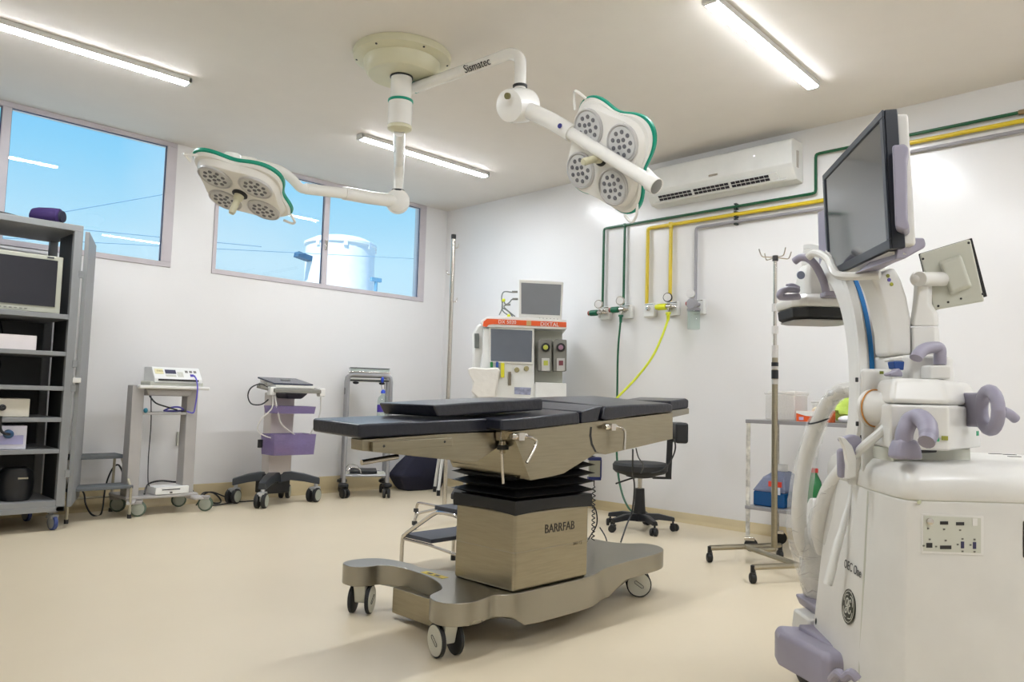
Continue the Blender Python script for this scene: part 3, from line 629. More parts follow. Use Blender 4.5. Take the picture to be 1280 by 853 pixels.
sp('drawer_front', M_WHITE, [(669, 478), (708, 479.5), (708, 500), (669, 500)], D7-.06, .06)
M_VAP = mat('vaporizer_grey', (126, 124, 116), .45)
for a, col in ((682, (176, 180, 70)), (701, (150, 112, 132))):
    v_ = sp('vaporizer', M_VAP, [(a-9.5, 427), (a-6, 424), (a+7.5, 425), (a+7.5, 464), (a-9.5, 464)], D7-.02, .16, bevel=.008)
    G().lathe(P(a, 434.5, D7-.02), -HD, [(.038, 0), (.040, .01), (.036, .045), (.022, .05)], 20).out('vaporizer_dial', M_RUB, v_)
    G().lathe(P(a, 434.5, D7-.07), -HD, [(.022, 0), (.02, .006)], 16).out('dial_cap', mat('cap%d' % col[0], col, .4), v_)
    sp('filler_block', mat('filler_grey', (190, 188, 184), .4), [(a-5, 448), (a+5, 448), (a+5, 464), (a-5, 464)], D7-.04, .05, v_, bevel=.003)
    sp('colour_tag', mat('tagc%d' % col[0], col if a < 690 else (110, 50, 60), .5), [(a-2.5, 451), (a+3, 451), (a+3, 457), (a-2.5, 457)], D7-.046, .01, v_, bevel=.001)
sp('side_vent', mat('side_vent_grey', (100, 104, 100), .5), [(593, 417), (598.5, 417), (598.5, 435), (593, 435)], D7+.08, .05, bevel=.003)
# lower chassis seen under the table
b0 = Vector((P(650, 450, D7+.25).x, P(650, 450, D7+.25).y, 0))
Mb = Matrix.Translation(b0) @ Matrix.Rotation(-math.radians(45.18), 4, 'Z')
G(Mb).box((0, 0, .50), (.72, .48, .72)).out('cabinet', M_WHITE, t, bevel=.01)
G(Mb).box((-.1, 0, .12), (.95, .6, .05)).out('plinth', M_DARKIN, t, bevel=.01)
for x_ in (-.5, .33):
    for y_ in (-.24, .24): caster(t, x_, y_, .045, .11, 30, M=Mb)
t2 = thing('patient_monitor', 'grey framed flat patient monitor on top of the anaesthesia machine', 'monitor', tuple(P(675, 398, D7)))
mb = G().prism([P(a, b_, D7) for a, b_ in [(648.5, 349), (704.5, 352.5), (702, 400.5), (648, 396.5)]], HD*.09).out('monitor_case', M_OEC, t2, bevel=.008)
G().prism([P(a, b_, D7-.004) for a, b_ in [(651.5, 353.5), (701.8, 356), (700, 394.5), (651.5, 392.5)]], HD*.01).out('screen', mat('screen_mid_grey', (124, 126, 130), .2), mb)
for k in range(6): G().lathe(P(674.5+k*4.5, 398.2+k*.25, D7), -HD, [(.006, 0), (.005, .004)], 8).out('button', M_VAP, mb)
G().prism([P(a, b_, D7+.03) for a, b_ in [(660, 396), (690, 398), (690, 403), (660, 401.5)]], HD*.12).out('monitor_foot', M_OEC, t2)
M_CAB = mat('cable_grey', (120, 124, 120), .5)
t2 = thing('monitor_leads', 'tangle of thin grey patient leads plugged in left of the monitor', 'leads', tuple(P(635, 396, D7)))
for q in ([(646, 365), (640, 365.5), (630, 365), (627, 372), (628, 384), (624, 394)], [(646, 374), (640, 374.5), (637, 378), (632, 381), (629, 375), (628, 388), (638, 396)], [(636, 381), (630, 383), (634, 388), (644, 396)], [(628, 385), (636, 390), (642, 398)]):
    G().tube([P(a, b_, D7+.05) for a, b_ in q], .006, 6, 4).out('lead', M_CAB, t2)
for q in ((643, 365), (643.5, 374), (634, 381)): G().cyl(P(q[0]-3, q[1], D7+.05), P(q[0]+4, q[1], D7+.05), .010).out('plug', M_VAP, t2)
for q in ((629.5, 375.5), (636, 395)): G().ball(P(*q, D7+.03), .016).out('connector', M_LIME, t2)
bag = G()
bag.loft([[P(a, b_, D7-.12) + HD*dd for a, b_ in [(585, 461), (592, 459.5), (608, 461), (622, 460), (625, 463), (623, 475), (620, 497), (598, 498), (589, 490), (592, 478), (586, 468)]] for dd in (-.06, -.03, .04, .08)])
tag(bag.out('plastic_bag', mat('white_bag', (228, 224, 216), .4, bump=.5, bscale=9), None, bevel=.02, loc=tuple(P(605, 480, D7-.1))), 'white plastic bag hung on the left side of the anaesthesia machine', 'bag')
# ================================================================== C-ARM X-RAY MACHINE
t = thing('c_arm_machine', 'large off white mobile C-arm X-ray machine with lavender handles at the right', 'x-ray machine', tuple(L(1.35, 2.45, 0)))
# console body: plan outline in metres right of / ahead of the viewer
plan = [(1.105, 2.50), (1.072, 2.32), (1.058, 2.12), (1.066, 2.082), (1.095, 2.066), (1.80, 2.085), (1.84, 2.13), (1.84, 2.80), (1.17, 2.80), (1.12, 2.72)]
def plan_ring(z, off=None, sc=1.0):
    cx_, cy_ = 1.45, 2.45
    return [L(cx_+(a-cx_)*sc+(off[i] if off else 0), cy_+(b-cy_)*sc, z) for i, (a, b) in enumerate(plan)]
flare = [-.062, -.03, -.012, -.008, 0, 0, 0, 0, -.03, -.05]
G().loft([plan_ring(.17, flare), plan_ring(.26, flare), plan_ring(.55, [f*.35 for f in flare]), plan_ring(.755)]).out('console_body', M_OEC, t, bevel=.004, ang=32)
G().loft([plan_ring(.758), plan_ring(.765, sc=1.006), plan_ring(.80, sc=1.002), plan_ring(.825, sc=.975), plan_ring(.845, sc=.92), plan_ring(.850, sc=.86)]).out('console_lid', M_OEC, t, ang=60)
G().loft([plan_ring(.755, sc=.995), plan_ring(.759, sc=.995)]).out('lid_seam', M_OECG, t)
G().prism([L(1.0, 2.68, .17), L(1.085, 2.3, .14), L(1.2, 2.2, .10), L(1.8, 2.2, .10), L(1.8, 2.75, .10), L(1.1, 2.78, .14)], (0, 0, .09)).out('underbody', M_LAV, t, bevel=.01)
sA, sB = L(1.074-.012, 2.33, 0), L(1.068, 2.30, 0)
g = G(); g.prism([L(1.0715-.0305, 2.315, .20), L(1.0715-.0305+.001, 2.309, .20), L(1.0715+.001, 2.309, .752), L(1.0715, 2.315, .752)], -HR*.0022); g.out('panel_seam', M_OECG, t)
# lettering on the left panel
pr_ = (plan_ring(.26, flare)[1]-plan_ring(.26, flare)[0]); pr_.z = 0
def on_panel(k, z):
    f_ = (.755-z)/.495; a = Vector(plan_ring(.755)[0]).lerp(plan_ring(.755)[1], k); off = (-.062+(.032)*k)
    # flare shrinks with height as in the loft
    kk = .35+(.65)*((.55-z)/.29) if z < .55 else .35*(.755-z)/.205
    p_ = a+HR*off*kk; p_.z = z; return p_
prn = Vector((0, 0, 1)).cross(pr_).normalized()
if prn.dot(HR) > 0: prn = -prn
upv = (on_panel(.5, .50)-on_panel(.5, .40)).normalized()
pr_ = on_panel(1, .50)-on_panel(0, .50); prn = pr_.cross(upv).normalized()
if prn.dot(HR) > 0: prn = -prn
text(t, 'OEC One', .038, on_panel(.56, .505)+prn*.005, pr_, upv, M_TXT, label='grey letters reading OEC One', sx=.98, ext=.0004)
pr_ = on_panel(1, .39)-on_panel(0, .39); prn = pr_.cross(upv).normalized()
if prn.dot(HR) > 0: prn = -prn
ec = on_panel(.54, .390)+prn*.004
pru = pr_.normalized()
eR = .049
lg = G(); N = 48
lg.loft([[ec+(pru*math.cos(2*PI*i/N)+upv*math.sin(2*PI*i/N))*eR*k+prn*h for i in range(N)] for k, h in ((1, -.003), (1, .001), (.96, .0015))]); em = lg.out('emblem', M_EMB, t, label='round dark emblem with pale script letters')
M_EML = mat('emblem_pale', (206, 206, 196), .3)
G().tube([ec+(pru*math.cos(2*PI*i/N)+upv*math.sin(2*PI*i/N))*eR*.93+prn*.0018 for i in range(N)], .0012, 4, closed=True).out('emblem_ring', M_EML, em)
G().tube([ec+(pru*math.cos(2*PI*i/N)+upv*math.sin(2*PI*i/N))*eR*1.04+prn*.0005 for i in range(N)], .0014, 4, closed=True).out('emblem_rim', M_EMB, em)
for k in range(4):
    a0 = k*PI/2+PI/4
    G().tube([ec+(pru*math.cos(a0+q*.30)+upv*math.sin(a0+q*.30))*eR*(.80-.05*abs(q))+prn*.002 for q in (-2, -1, 0, 1, 1.6)], .0016, 4, 3).out('emblem_wave', M_EML, em)
def script(pts): G().tube([ec+pru*a*eR+upv*b_*eR+prn*.002 for a, b_ in pts], .0019, 5, 5).out('emblem_letter', M_EML, em)
script([(-.02, .30), (-.12, .45), (-.32, .42), (-.40, .18), (-.28, -.02), (-.12, .08), (-.02, .28), (-.06, -.05), (-.16, -.38), (-.32, -.44), (-.42, -.28), (-.28, -.14), (-.02, -.06)])
script([(.40, .34), (.26, .46), (.12, .34), (.16, .16), (.30, .10), (.14, .04), (.08, -.18), (.20, -.36), (.38, -.32), (.46, -.12)])
# port panel on the near face
pf = lambda a, b_, off=0: P(a, b_, 2.0665+(P(a, b_, 2.07)-CC).dot(HR)*0+ .019*(((a-640)/962*2.07)-1.095)/.705-off)
pn = G().prism([pf(*q, .0006) for q in ((1151, 642), (1229, 645.5), (1229, 695), (1151, 692))], -HD*.0022).out('port_frame', M_OEC, t, bevel=.001)
pi = G().prism([pf(*q, .003) for q in ((1154, 644.5), (1226, 648), (1226, 692), (1154, 689))], -HD*.0006).out('port_panel', M_OECG, pn)
def port(x, y, w, h_, name='port', m=M_TXT): G().prism([pf(x+a*w/2, y+b_*h_/2, .0038) for a, b_ in ((-1, -1), (1, -1), (1, 1), (-1, 1))], -HD*.0012).out(name, m, pn)
G().lathe(pf(1161.5, 652, .003), -HD, [(.009, 0), (.009, .006), (.005, .007)], 14).out('round_connector', M_CHROME, pn)
port(1180, 654, 10, 4); port(1200, 655, 10, 4); port(1161.5, 682, 7.5, 6); port(1182, 684.5, 14, 4.5)
port(1203, 681.5, 4, 8.5, 'usb_port', mat('usb_blue', (52, 50, 86), .5)); port(1218, 682.2, 4, 8.5, 'usb_port', mat('usb_blue', (52, 50, 86), .5))
M_MARK = mat('tiny_marks', (110, 108, 98), .5)
for x, y in ((1160, 661), (1180, 662), (1200, 663), (1162, 674.5), (1182, 676), (1203, 674), (1218, 674.6), (1153.5+1, 682.5), (1170, 683.5), (1197, 681), (1213, 681.5), (1203, 689.5), (1218, 690)): port(x, y, 2.4, 2, 'port_mark', M_MARK)
port(1218.5, 653, 6, 9, 'port_cover', M_OEC)
G().prism([pf(*q, .002) for q in ((1279, 652), (1290, 652), (1290, 697), (1279, 697))], -HD*.003).out('side_vent', M_TXT, t)
G().lathe(pf(1149, 628, .002), -HD, [(.006, 0), (.005, .002)], 12).out('face_button', mat('pale_green_button', (186, 190, 160), .5), t)
for q in ((1244, 567.5), (1262, 568.5), (1268, 571)): G().box(P(q[0], q[1], 2.32)+Vector((0, 0, 0)), (.035, .012, .0015), rz=-45).out('lid_marking', M_TXT, t)
# handles on the console
def handle(pts, r, n=14, k=6, name='handle', **kw): return G().tube(pts, r, n, k, **kw).out(name, M_LAV, t, ang=60)
hd = 2.12
handle([P(1130, 574, hd), P(1130, 556, hd), P(1131, 540, hd), P(1138, 526, hd), P(1149, 522.5, hd-.02), P(1158, 530, hd-.05), P(1161, 543, hd-.08), P(1158, 553, hd-.10)], [.025, .023, .023, .024, .025, .025, .024, .021])
G().loft([[P(1131, y, hd)+HR*(a*w)+HD*(b_*w*.8) for a, b_ in ((-1, -1), (1, -1), (1, 1), (-1, 1))] for y, w in ((574, .037), (560, .034), (549, .026))]).out('handle_base', M_LAV, t, bevel=.010, seg=3)
# cross arm housing
def prismz(pl, z0, z1, name, m, bevel=.01, sc=None, parent=None, seg=3, **k):
    r0 = [L(a, b_, z0) for a, b_ in pl]
    if sc:
        cx_ = sum(a for a, _ in pl)/len(pl); cy_ = sum(b_ for _, b_ in pl)/len(pl)
        r1 = [L(cx_+(a-cx_)*sc, cy_+(b_-cy_)*sc, z1) for a, b_ in pl]
    else: r1 = [L(a, b_, z1) for a, b_ in pl]
    return G().loft([r0, r1]).out(name, m, parent or t, bevel=bevel, seg=seg, **k)
xb = [(1.062, 2.16), (1.222, 2.15), (1.475, 2.42), (1.40, 2.62), (1.16, 2.62), (1.10, 2.30)]
prismz(xb, .885, 1.010, 'arm_housing', M_OEC, .008)
prismz(xb, 1.013, 1.085, 'housing_cover', M_OEC, .016, sc=.86)
prismz([(1.10, 2.22), (1.40, 2.35), (1.40, 2.55), (1.12, 2.55)], .845, .884, 'turntable', M_OECG, .004)
prismz([(1.14, 2.20), (1.44, 2.42), (1.38, 2.58), (1.12, 2.52)], .872, .886, 'turntable_plate', M_RUB, .002)
for q, c_ in (((1170, 549.5), (40, 160, 110)), ((1181, 548), (150, 150, 60))): G().box(P(*q, 2.146), (.018, .001, .012), rz=-45).out('sticker', mat('sticker%d' % c_[0], c_, .5), t)
G().box(P(1222, 542, 2.335), (.022, .0015, .014), rz=-1).out('sticker', mat('sticker40', (40, 160, 110), .5), t)
# end ring handle
rc_ = P(1237, 513, 2.20)
e1_ = (HR*.50-HD*.87).normalized(); rl = []
for i in range(20):
    a = 2*PI*i/20; rl.append(rc_+HR*(.024*math.cos(a))+(HD*.85+HR*.52)*(-.058*math.cos(a))+Vector((0, 0, .056*math.sin(a))))
G().tube(rl, .018, 14, closed=True).out('ring_handle', M_LAV, t, ang=60)
handle([P(1252, 513, 2.24), P(1262, 518, 2.26), P(1269, 524, 2.27)], .014, name='handle_stub')
G().loft([[rc_+HR*(.0+a*.012)+HD*(.06+dd)+Vector((0, 0, z_)) for a, z_ in ((-1, -.05), (1, -.05), (1, .05), (-1, .05))] for dd in (-.02, .08)]).out('handle_mount', M_LAV, t, bevel=.008)
# white disc bearing with orange line, between housing and C clamp
bc = P(1112, 511, 2.30); bd = (HR*.35-HD*.8).normalized()
G().lathe(bc-bd*.07, bd, [(.056, 0), (.058, .012), (.053, .016), (.050, .05), (.046, .14)], 36).out('rotation_hub', M_OEC, t)
G().tube([bc-bd*.052+(bd.cross(Vector((0, 0, 1))).normalized()*math.cos(2*PI*i/36)+Vector((0, 0, 1))*math.sin(2*PI*i/36))*.056 for i in range(36)], .0022, 5, closed=True).out('orange_ring', mat('orange_line', (206, 140, 60), .4), t)
# C clamp housing
prismz([(1.072, 2.36), (1.20, 2.36), (1.24, 2.40), (1.30, 2.62), (1.19, 2.62)], .80, 1.118, 'clamp_housing', M_OEC, .012)
G().box(P(1102, 466, 2.352), (.012, .001, .009), rz=-45).out('warning_mark', mat('mark_olive', (120, 130, 20), .5), t)
for q in ((1071, 475), (1071.5, 530), (1077, 547)): G().box(P(*q, 2.37), (.008, .008, .014), rz=-45).out('clamp_notch', M_DARKIN, t, bevel=.002)
G().loft([[P(a, b_, 2.30)+HD*dd for a, b_ in ((1049, 549), (1068, 543), (1078, 547), (1079, 566), (1066, 572), (1060, 560))] for dd in (0, .03)]).out('brake_pedal_cover', M_LAV, t, bevel=.008)
G().loft([[P(a, b_, 2.28)+HD*dd for a, b_ in ((1049, 546), (1056, 547), (1066, 558), (1071, 572), (1071, 597), (1058, 600), (1059, 582), (1056, 562))] for dd in (0, .02)]).out('white_lever_cover', M_OEC, t, bevel=.005)
G().loft([[P(a, b_, 2.42)+HD*dd for a, b_ in ((1049, 562), (1057, 560), (1059, 598), (1050, 599))] for dd in (0, .03)]).out('lower_clamp', M_LAV, t, bevel=.01)
G().tube([P(1110, 530, 2.28), P(1103, 538, 2.26), P(1092, 548, 2.26), P(1080, 558, 2.28), P(1068, 570, 2.33)], .013, 10, 5).out('cable_sleeve', M_WHITE, t)
# blue knob at the column foot
G().prism([P(a, b_, 2.24) for a, b_ in ((1117, 452), (1131, 452), (1130, 463), (1119, 461))], HD*.04).out('blue_marker', mat('marker_blue', (24, 70, 140), .4), t, bevel=.003)
G().prism([P(a, b_, 2.22) for a, b_ in ((1112, 467), (1121, 464), (1124, 460), (1129, 466), (1129, 471), (1113, 470))], HD*.04).out('lock_lever', M_LAV, t, bevel=.005)
G().prism([P(a, b_, 2.25) for a, b_ in ((1116, 448), (1128, 445), (1131, 452), (1117, 452))], HD*.06).out('marker_cap', M_OEC, t, bevel=.004)
# C arc
lat0, dep0, zc_, Rc = 1.160, 3.10, .94, .655
def cpt(a, dr=0, dl=0):
    z = zc_+(Rc+dr)*math.sin(a); return L(lat0+.10*(z-zc_)+dl, dep0-(Rc+dr)*math.cos(a), z)
for nm, m, dl0, dl1, r0_, r1_ in (('c_arc', M_OEC, -.080, .080, -.035, .030), ('arc_rail', M_OEC, -.080, -.056, .030, .046), ('arc_rail', M_OEC, .040, .080, .030, .046), ('scale_strip', M_BLUE, -.042, -.028, .0302, .034)):
    A0, A1 = math.radians(-15), math.radians(84)
    G().loft([[cpt(A0+(A1-A0)*i/40, rr_, dd) for rr_, dd in ((r0_, dl0), (r0_, dl1), (r1_, dl1), (r1_, dl0))] for i in range(41)]).out(nm, m, t, bevel=.004 if nm == 'c_arc' else 0, ang=40)
# detector
det = P(1017, 380, 2.95)
dz = lambda py: P(1015, py, 2.83).z+.014
def oct_(w, d_, z, c_=.35):
    o_ = []
    for a, b_ in ((-1, -1+c_), (-1+c_, -1), (1-c_, -1), (1, -1+c_), (1, 1-c_), (1-c_, 1), (-1+c_, 1), (-1, 1-c_)): o_.append(det.xy.to_3d()*1 + HR*(a*w+.012) + HD*(b_*d_) + Vector((0, 0, z)))
    return o_
for q in (det,): pass
G().loft([oct_(.124, .124, dz(388)), oct_(.130, .130, dz(384)), oct_(.130, .130, dz(377)), oct_(.105, .105, dz(371))]).out('detector_shell', M_OEC, t, bevel=.006, seg=3)
G().loft([oct_(.104, .104, dz(404)), oct_(.120, .120, dz(400)), oct_(.124, .124, dz(388.5))]).out('detector_rim', M_RUB, t, bevel=.003)
G().loft([oct_(.112, .112, dz(405)), oct_(.114, .114, dz(403.5))]).out('detector_plate', mat('detector_grey', (150, 150, 146), .35), t)
G().loft([oct_(.065, .06, dz(372), .25), oct_(.065, .06, dz(350), .25), oct_(.05, .05, dz(329), .25)]).out('detector_neck', M_OEC, t, bevel=.008)
G().loft([[det.xy.to_3d()+HR*(a)+HD*(b_)+Vector((0, 0, z)) for a, b_, z in ((.03, -.08, dz(372)), (.17, -.08, dz(360)), (.17, .08, dz(360)), (.03, .08, dz(372)))], [det.xy.to_3d()+HR*(a)+HD*(b_)+Vector((0, 0, z)) for a, b_, z in ((.03, -.06, dz(325)), (.17, -.06, dz(318)), (.17, .06, dz(318)), (.03, .06, dz(325)))]]).out('detector_mount', M_OEC, t, bevel=.012)
G().lathe(P(1001, 344, 2.86), -HD, [(.016, 0), (.014, .004)], 20).out('small_emblem', mat('emblem_grey_blue', (140, 146, 164), .4), t)
handle([P(997, 363, 2.80), P(984, 362, 2.77), P(976, 366, 2.76), P(975, 371, 2.76), P(984, 372, 2.77), P(998, 371, 2.80)], .012, 10, 4)
handle([P(984, 359, 2.82), P(990, 358, 2.82), P(998, 362, 2.82)], .012, 10, 4)
handle([P(993, 327, 2.80), P(1001, 322, 2.78), P(1011, 324, 2.76), P(1020, 333, 2.76), P(1029, 351, 2.78), P(1033, 367, 2.80)], .014, 10, 5)
G().prism([P(a, b_, 2.78) for a, b_ in ((1031, 364), (1052, 363), (1052, 371), (1031, 371))], HD*.05).out('handle_foot', M_LAV, t, bevel=.006)
# thin monitor arm
G().tube([P(1010, 322, 2.72), P(1017, 317, 2.7), P(1026, 318, 2.65), P(1036, 325, 2.55), P(1041, 336, 2.48), P(1048, 344, 2.44), P(1070, 345.5, 2.38), P(1100, 344, 2.33)], .0135, 10, 5).out('monitor_cable_arm', M_OEC, t)
# curved monitor support
G().loft([[P(a, b_, 2.34)+HD*dd for a, b_ in ((1088, 343), (1104, 340), (1119, 333), (1128, 350), (1135, 372), (1140, 400), (1141, 445), (1112, 445), (1110, 415), (1104, 385), (1097, 362))] for dd in (0, .10)]).out('monitor_support', M_OEC, t, bevel=.014, seg=3)
for q, c_ in (((1110, 345), (150, 150, 70)), ((1111.5, 350), (90, 80, 160)), ((1114.5, 355.5), (160, 160, 50))): G().lathe(P(*q, 2.338), -HD, [(.006, 0), (.005, .001)], 10).out('warning_dot', mat('dot%d' % (c_[0]+c_[2]), c_, .5), t)
# column of the small display
G().loft([[P(x, y, 2.33+dd) for x, dd in ((x0_, .03), (x0_+5, 0), (x1_-5, 0), (x1_, .03), (x1_, .13), (x0_, .13))] for y, x0_, x1_ in ((480, 1137, 1176), (409, 1137, 1173.5))]).out('display_column', M_OEC, t, bevel=.006)
G().loft([[P(x, y, 2.33+dd) for x, dd in ((x0_, .03), (x0_+5, 0), (x1_-5, 0), (x1_, .03), (x1_, .13), (x0_, .13))] for y, x0_, x1_ in ((408, 1137, 1173.5), (392, 1139, 1172), (380, 1141, 1165), (352, 1143, 1165))]).out('display_column_top', M_OEC, t, bevel=.006)
prismz([(1.18, 2.28), (1.30, 2.28), (1.34, 2.32), (1.34, 2.5), (1.14, 2.5)], 1.06, 1.16, 'column_base', M_OEC, .012, sc=.94)
G().prism([P(a, b_, 2.235) for a, b_ in ((1162, 456.5), (1190, 456.5), (1190, 474.5), (1162, 474.5))], HD*.06).out('access_box', M_OEC, t, bevel=.008, seg=3)
handle([P(1175, 456, 2.26), P(1175, 446, 2.26), P(1174, 436, 2.26), P(1166, 434.5, 2.25), P(1155, 437, 2.23), P(1147, 444, 2.21), P(1145, 448, 2.205)], .0175)
G().cyl(P(1149, 349, 2.30), P(1185, 349, 2.42), .022, n=18).out('tilt_joint', M_OEC, t)
G().ball(P(1147, 349, 2.32), .022).out('tilt_cap', M_OEC, t)
# small display seen from behind
bk = [P(1149.5, 317.5, 2.42), P(1213, 298.5, 2.36), P(1231, 377, 2.36), P(1167.5, 388, 2.42)]
bn = (bk[1]-bk[0]).cross(bk[3]-bk[0]).normalized()
if bn.dot(HD) < 0: bn = -bn
sd_ = G().prism([p_+bn*.0 for p_ in bk], bn*.016).out('small_display', M_OECG, t, bevel=.006)
G().prism([bk[0].lerp(bk[1], k)+(bk[3]-bk[0])*j+bn*.016 for k, j in ((-.01, -.01), (1.05, -.01), (1.05, 1.01), (-.01, 1.01))], bn*.010).out('display_front', M_RUB, sd_, bevel=.002)
bq = lambda u_, v_, off: bk[0]+(bk[1]-bk[0])*u_+(bk[3]-bk[0])*v_-bn*off
G().loft([[bq(a, b_, .0) for a, b_ in ((.30, .22), (.76, .20), (.82, .80), (.36, .84))], [bq(a, b_, .022) for a, b_ in ((.35, .28), (.72, .26), (.76, .74), (.40, .78))]]).out('display_mount', M_OECG, sd_, bevel=.006)
for a, b_ in ((.04, .10), (.95, .06), (.96, .95), (.10, .95), (.30, .93), (.55, .93)): G().lathe(bq(a, b_, .0), -bn, [(.004, 0), (.003, .002)], 8).out('screw', M_TXT, sd_)
# big monitor (part of the machine)
NT, NB = P(1105, 137, 2.05), P(1115, 311, 2.05)
FT, FB = P(1029.8, 219.5, 2.80), P(1037, 344.5, 2.80)
mn = (FT-NT).cross(NB-NT).normalized()
if mn.dot(CC-NT) < 0: mn = -mn
mo = G().prism([NT, FT, FB, NB], -mn*.035).out('monitor_frame', mat('monitor_black_frame', (40, 44, 52), .35), t, bevel=.004)
mq = lambda u_, v_, off: NT+(FT-NT)*u_+(NB-NT)*v_+mn*off
bb = G()
for a0, a1, b0, b1 in ((0, 1, 0, .055), (0, 1, .93, 1), (0, .035, .055, .93), (.965, 1, .055, .93)):
    bb.prism([mq(a0, b0, 0), mq(a1, b0, 0), mq(a1, b1, 0), mq(a0, b1, 0)], mn*.006)
bb.out('bezel', mat('bezel_dark', (46, 52, 62), .4), mo, bevel=.002)
G().prism([mq(.035, .055, .0), mq(.965, .055, .0), mq(.965, .93, .0), mq(.035, .93, .0)], mn*.0015).out('screen', mat('monitor_glass', (70, 72, 76), .07, spec=1.0), mo)
G().prism([mq(.03, .02, -.035), mq(.97, .02, -.035), mq(.97, .98, -.035), mq(.03, .98, -.035)], -mn*.035).out('monitor_back', M_OEC, mo, bevel=.01)
hn = P(1128, 180, 2.06)
G().prism([P(1115, 181, 2.0), P(1131, 179, 2.0), P(1136, 184, 2.0), P(1133, 200, 2.0), P(1134, 272, 2.0), P(1137, 284, 2.0), P(1131, 289, 2.0), P(1119, 284, 2.0)], (HD*.88+HR*.48)*.10).out('side_handle', M_LAV, mo, bevel=.010, seg=3)
G().prism([P(1028.5, 262, 2.82), P(1031, 262, 2.8), P(1037, 345, 2.78), P(1031, 348, 2.8)], HD*.04-HR*.004).out('side_handle', M_LAV, mo, bevel=.006)
G().loft([[P(a, b_, d_) for a, b_, d_ in ((1125, 296, 2.06), (1155, 297, 2.12), (1158, 304, 2.12), (1157, 309, 2.12), (1132, 323, 2.1), (1120, 324, 2.08))], [P(a, b_, d_) for a, b_, d_ in ((1076, 338, 2.40), (1082, 337, 2.50), (1086, 338, 2.5), (1092, 342, 2.48), (1080, 344, 2.46), (1060, 345, 2.42))]]).out('monitor_bracket', M_LAV, mo, bevel=.006)
G().prism([mq(.06, 1.005, -.005), mq(.75, 1.005, -.005), mq(.75, 1.03, -.02), mq(.06, 1.03, -.02)], -mn*.03).out('bracket_rail', M_OEC, mo)
# foot cover, wheel
fc = [(1.0-.075, 2.66), (.985, 2.44), (1.0, 2.42), (1.16, 2.42), (1.16, 2.72), (.94, 2.74)]
G().loft([[L(a, b_, .125) for a, b_ in fc], [L(a, b_, .222) for a, b_ in fc], [L(1.05+(a-1.05)*.9, 2.58+(b_-2.58)*.9, .240) for a, b_ in fc]]).out('foot_cover', M_LAV, t, bevel=.012, seg=3)
G().loft([[P(a, b_, 2.72)+HD*dd for a, b_ in ((1022, 762), (1028, 775), (1034, 780), (1070, 779), (1070, 761))] for dd in (0, .22)]).out('rear_foot_cover', M_LAV, t, bevel=.010, seg=3)
G().loft([[P(a, b_, 2.74)+HD*dd for a, b_ in ((1011, 775), (1045, 773), (1050, 800), (1008, 800))] for dd in (0, .15)]).out('rear_foot', M_OEC, t, bevel=.01)
G().tube([P(1020, 777, 2.70), P(1032, 780, 2.68), P(1038, 790, 2.66), P(1040, 800, 2.66)], .012, 8, 4).out('bumper_strip', M_RUB, t)
for c_, z_ in ((L(1.03, 2.55, 0), 0), (L(1.10, 2.86, 0), 0), (L(1.70, 2.3, 0), 0), (L(1.70, 2.70, 0), 0)):
    f_ = G().lathe(c_+HR*-.03+Vector((0, 0, .062)), HR, [(.050, 0), (.062, .006), (.062, .054), (.050, .06)], 28).out('castor_wheel', M_RUB, t)
    G().box(c_+Vector((0, 0, .105)), (.05, .09, .06), rz=-45).out('wheel_fork', M_OEC, f_, bevel=.004)
G().tube([P(1040, 850, 2.35), P(1048, 842, 2.3), P(1056, 847, 2.28), P(1064, 842, 2.26), P(1072, 850, 2.25)], .014, 10, 4).out('brake_lever', M_LAV, t)
# bagged x-ray tube housing
G().loft([[P(1030, py, 2.90)+HR*(w*math.cos(2*PI*i/16))+HD*(w*math.sin(2*PI*i/16)) for i in range(16)] for py, w in ((757, .055), (735, .075), (700, .085), (670, .08), (645, .075), (625, .05))]).out('tube_housing', M_OEC, t)
G().tube([P(1070, 486, 2.62), P(1058, 488, 2.64), P(1047, 491, 2.66), P(1034, 506, 2.7), (P(1020, 535, 2.74)), P(1007, 575, 2.78), P(1000, 620, 2.8), P(999, 655, 2.82), P(1003, 680, 2.84), P(1014, 700, 2.86)], .026, 12, 5).out('thick_hose', mat('hose_pale_grey', (222, 220, 214), .45), t)
G().tube([P(1023, 526, 2.73)+HR*(.033*math.cos(a))+Vector((0, 0, .012*math.cos(a)))-HD*(.035*math.sin(a)) for a in [2*PI*i/16 for i in range(16)]], .003, 5, closed=True).out('hose_tie', M_RUB, t)
G().tube([P(1068, 578, 2.55), P(1052, 590, 2.62), P(1036, 612, 2.68), P(1026, 640, 2.72), P(1023, 665, 2.74), P(1030, 690, 2.76)], .026, 12, 5).out('thick_hose', mat('hose_pale_grey', (222, 220, 214), .45), t)
G().tube([P(1068, 600, 2.5), P(1056, 650, 2.48), P(1046, 685, 2.46), P(1038, 718, 2.45), P(1034.5, 731, 2.45)], [.008, .011, .013, .014, .014], 12, 4).out('sprayer_tube', M_WHITE, t)
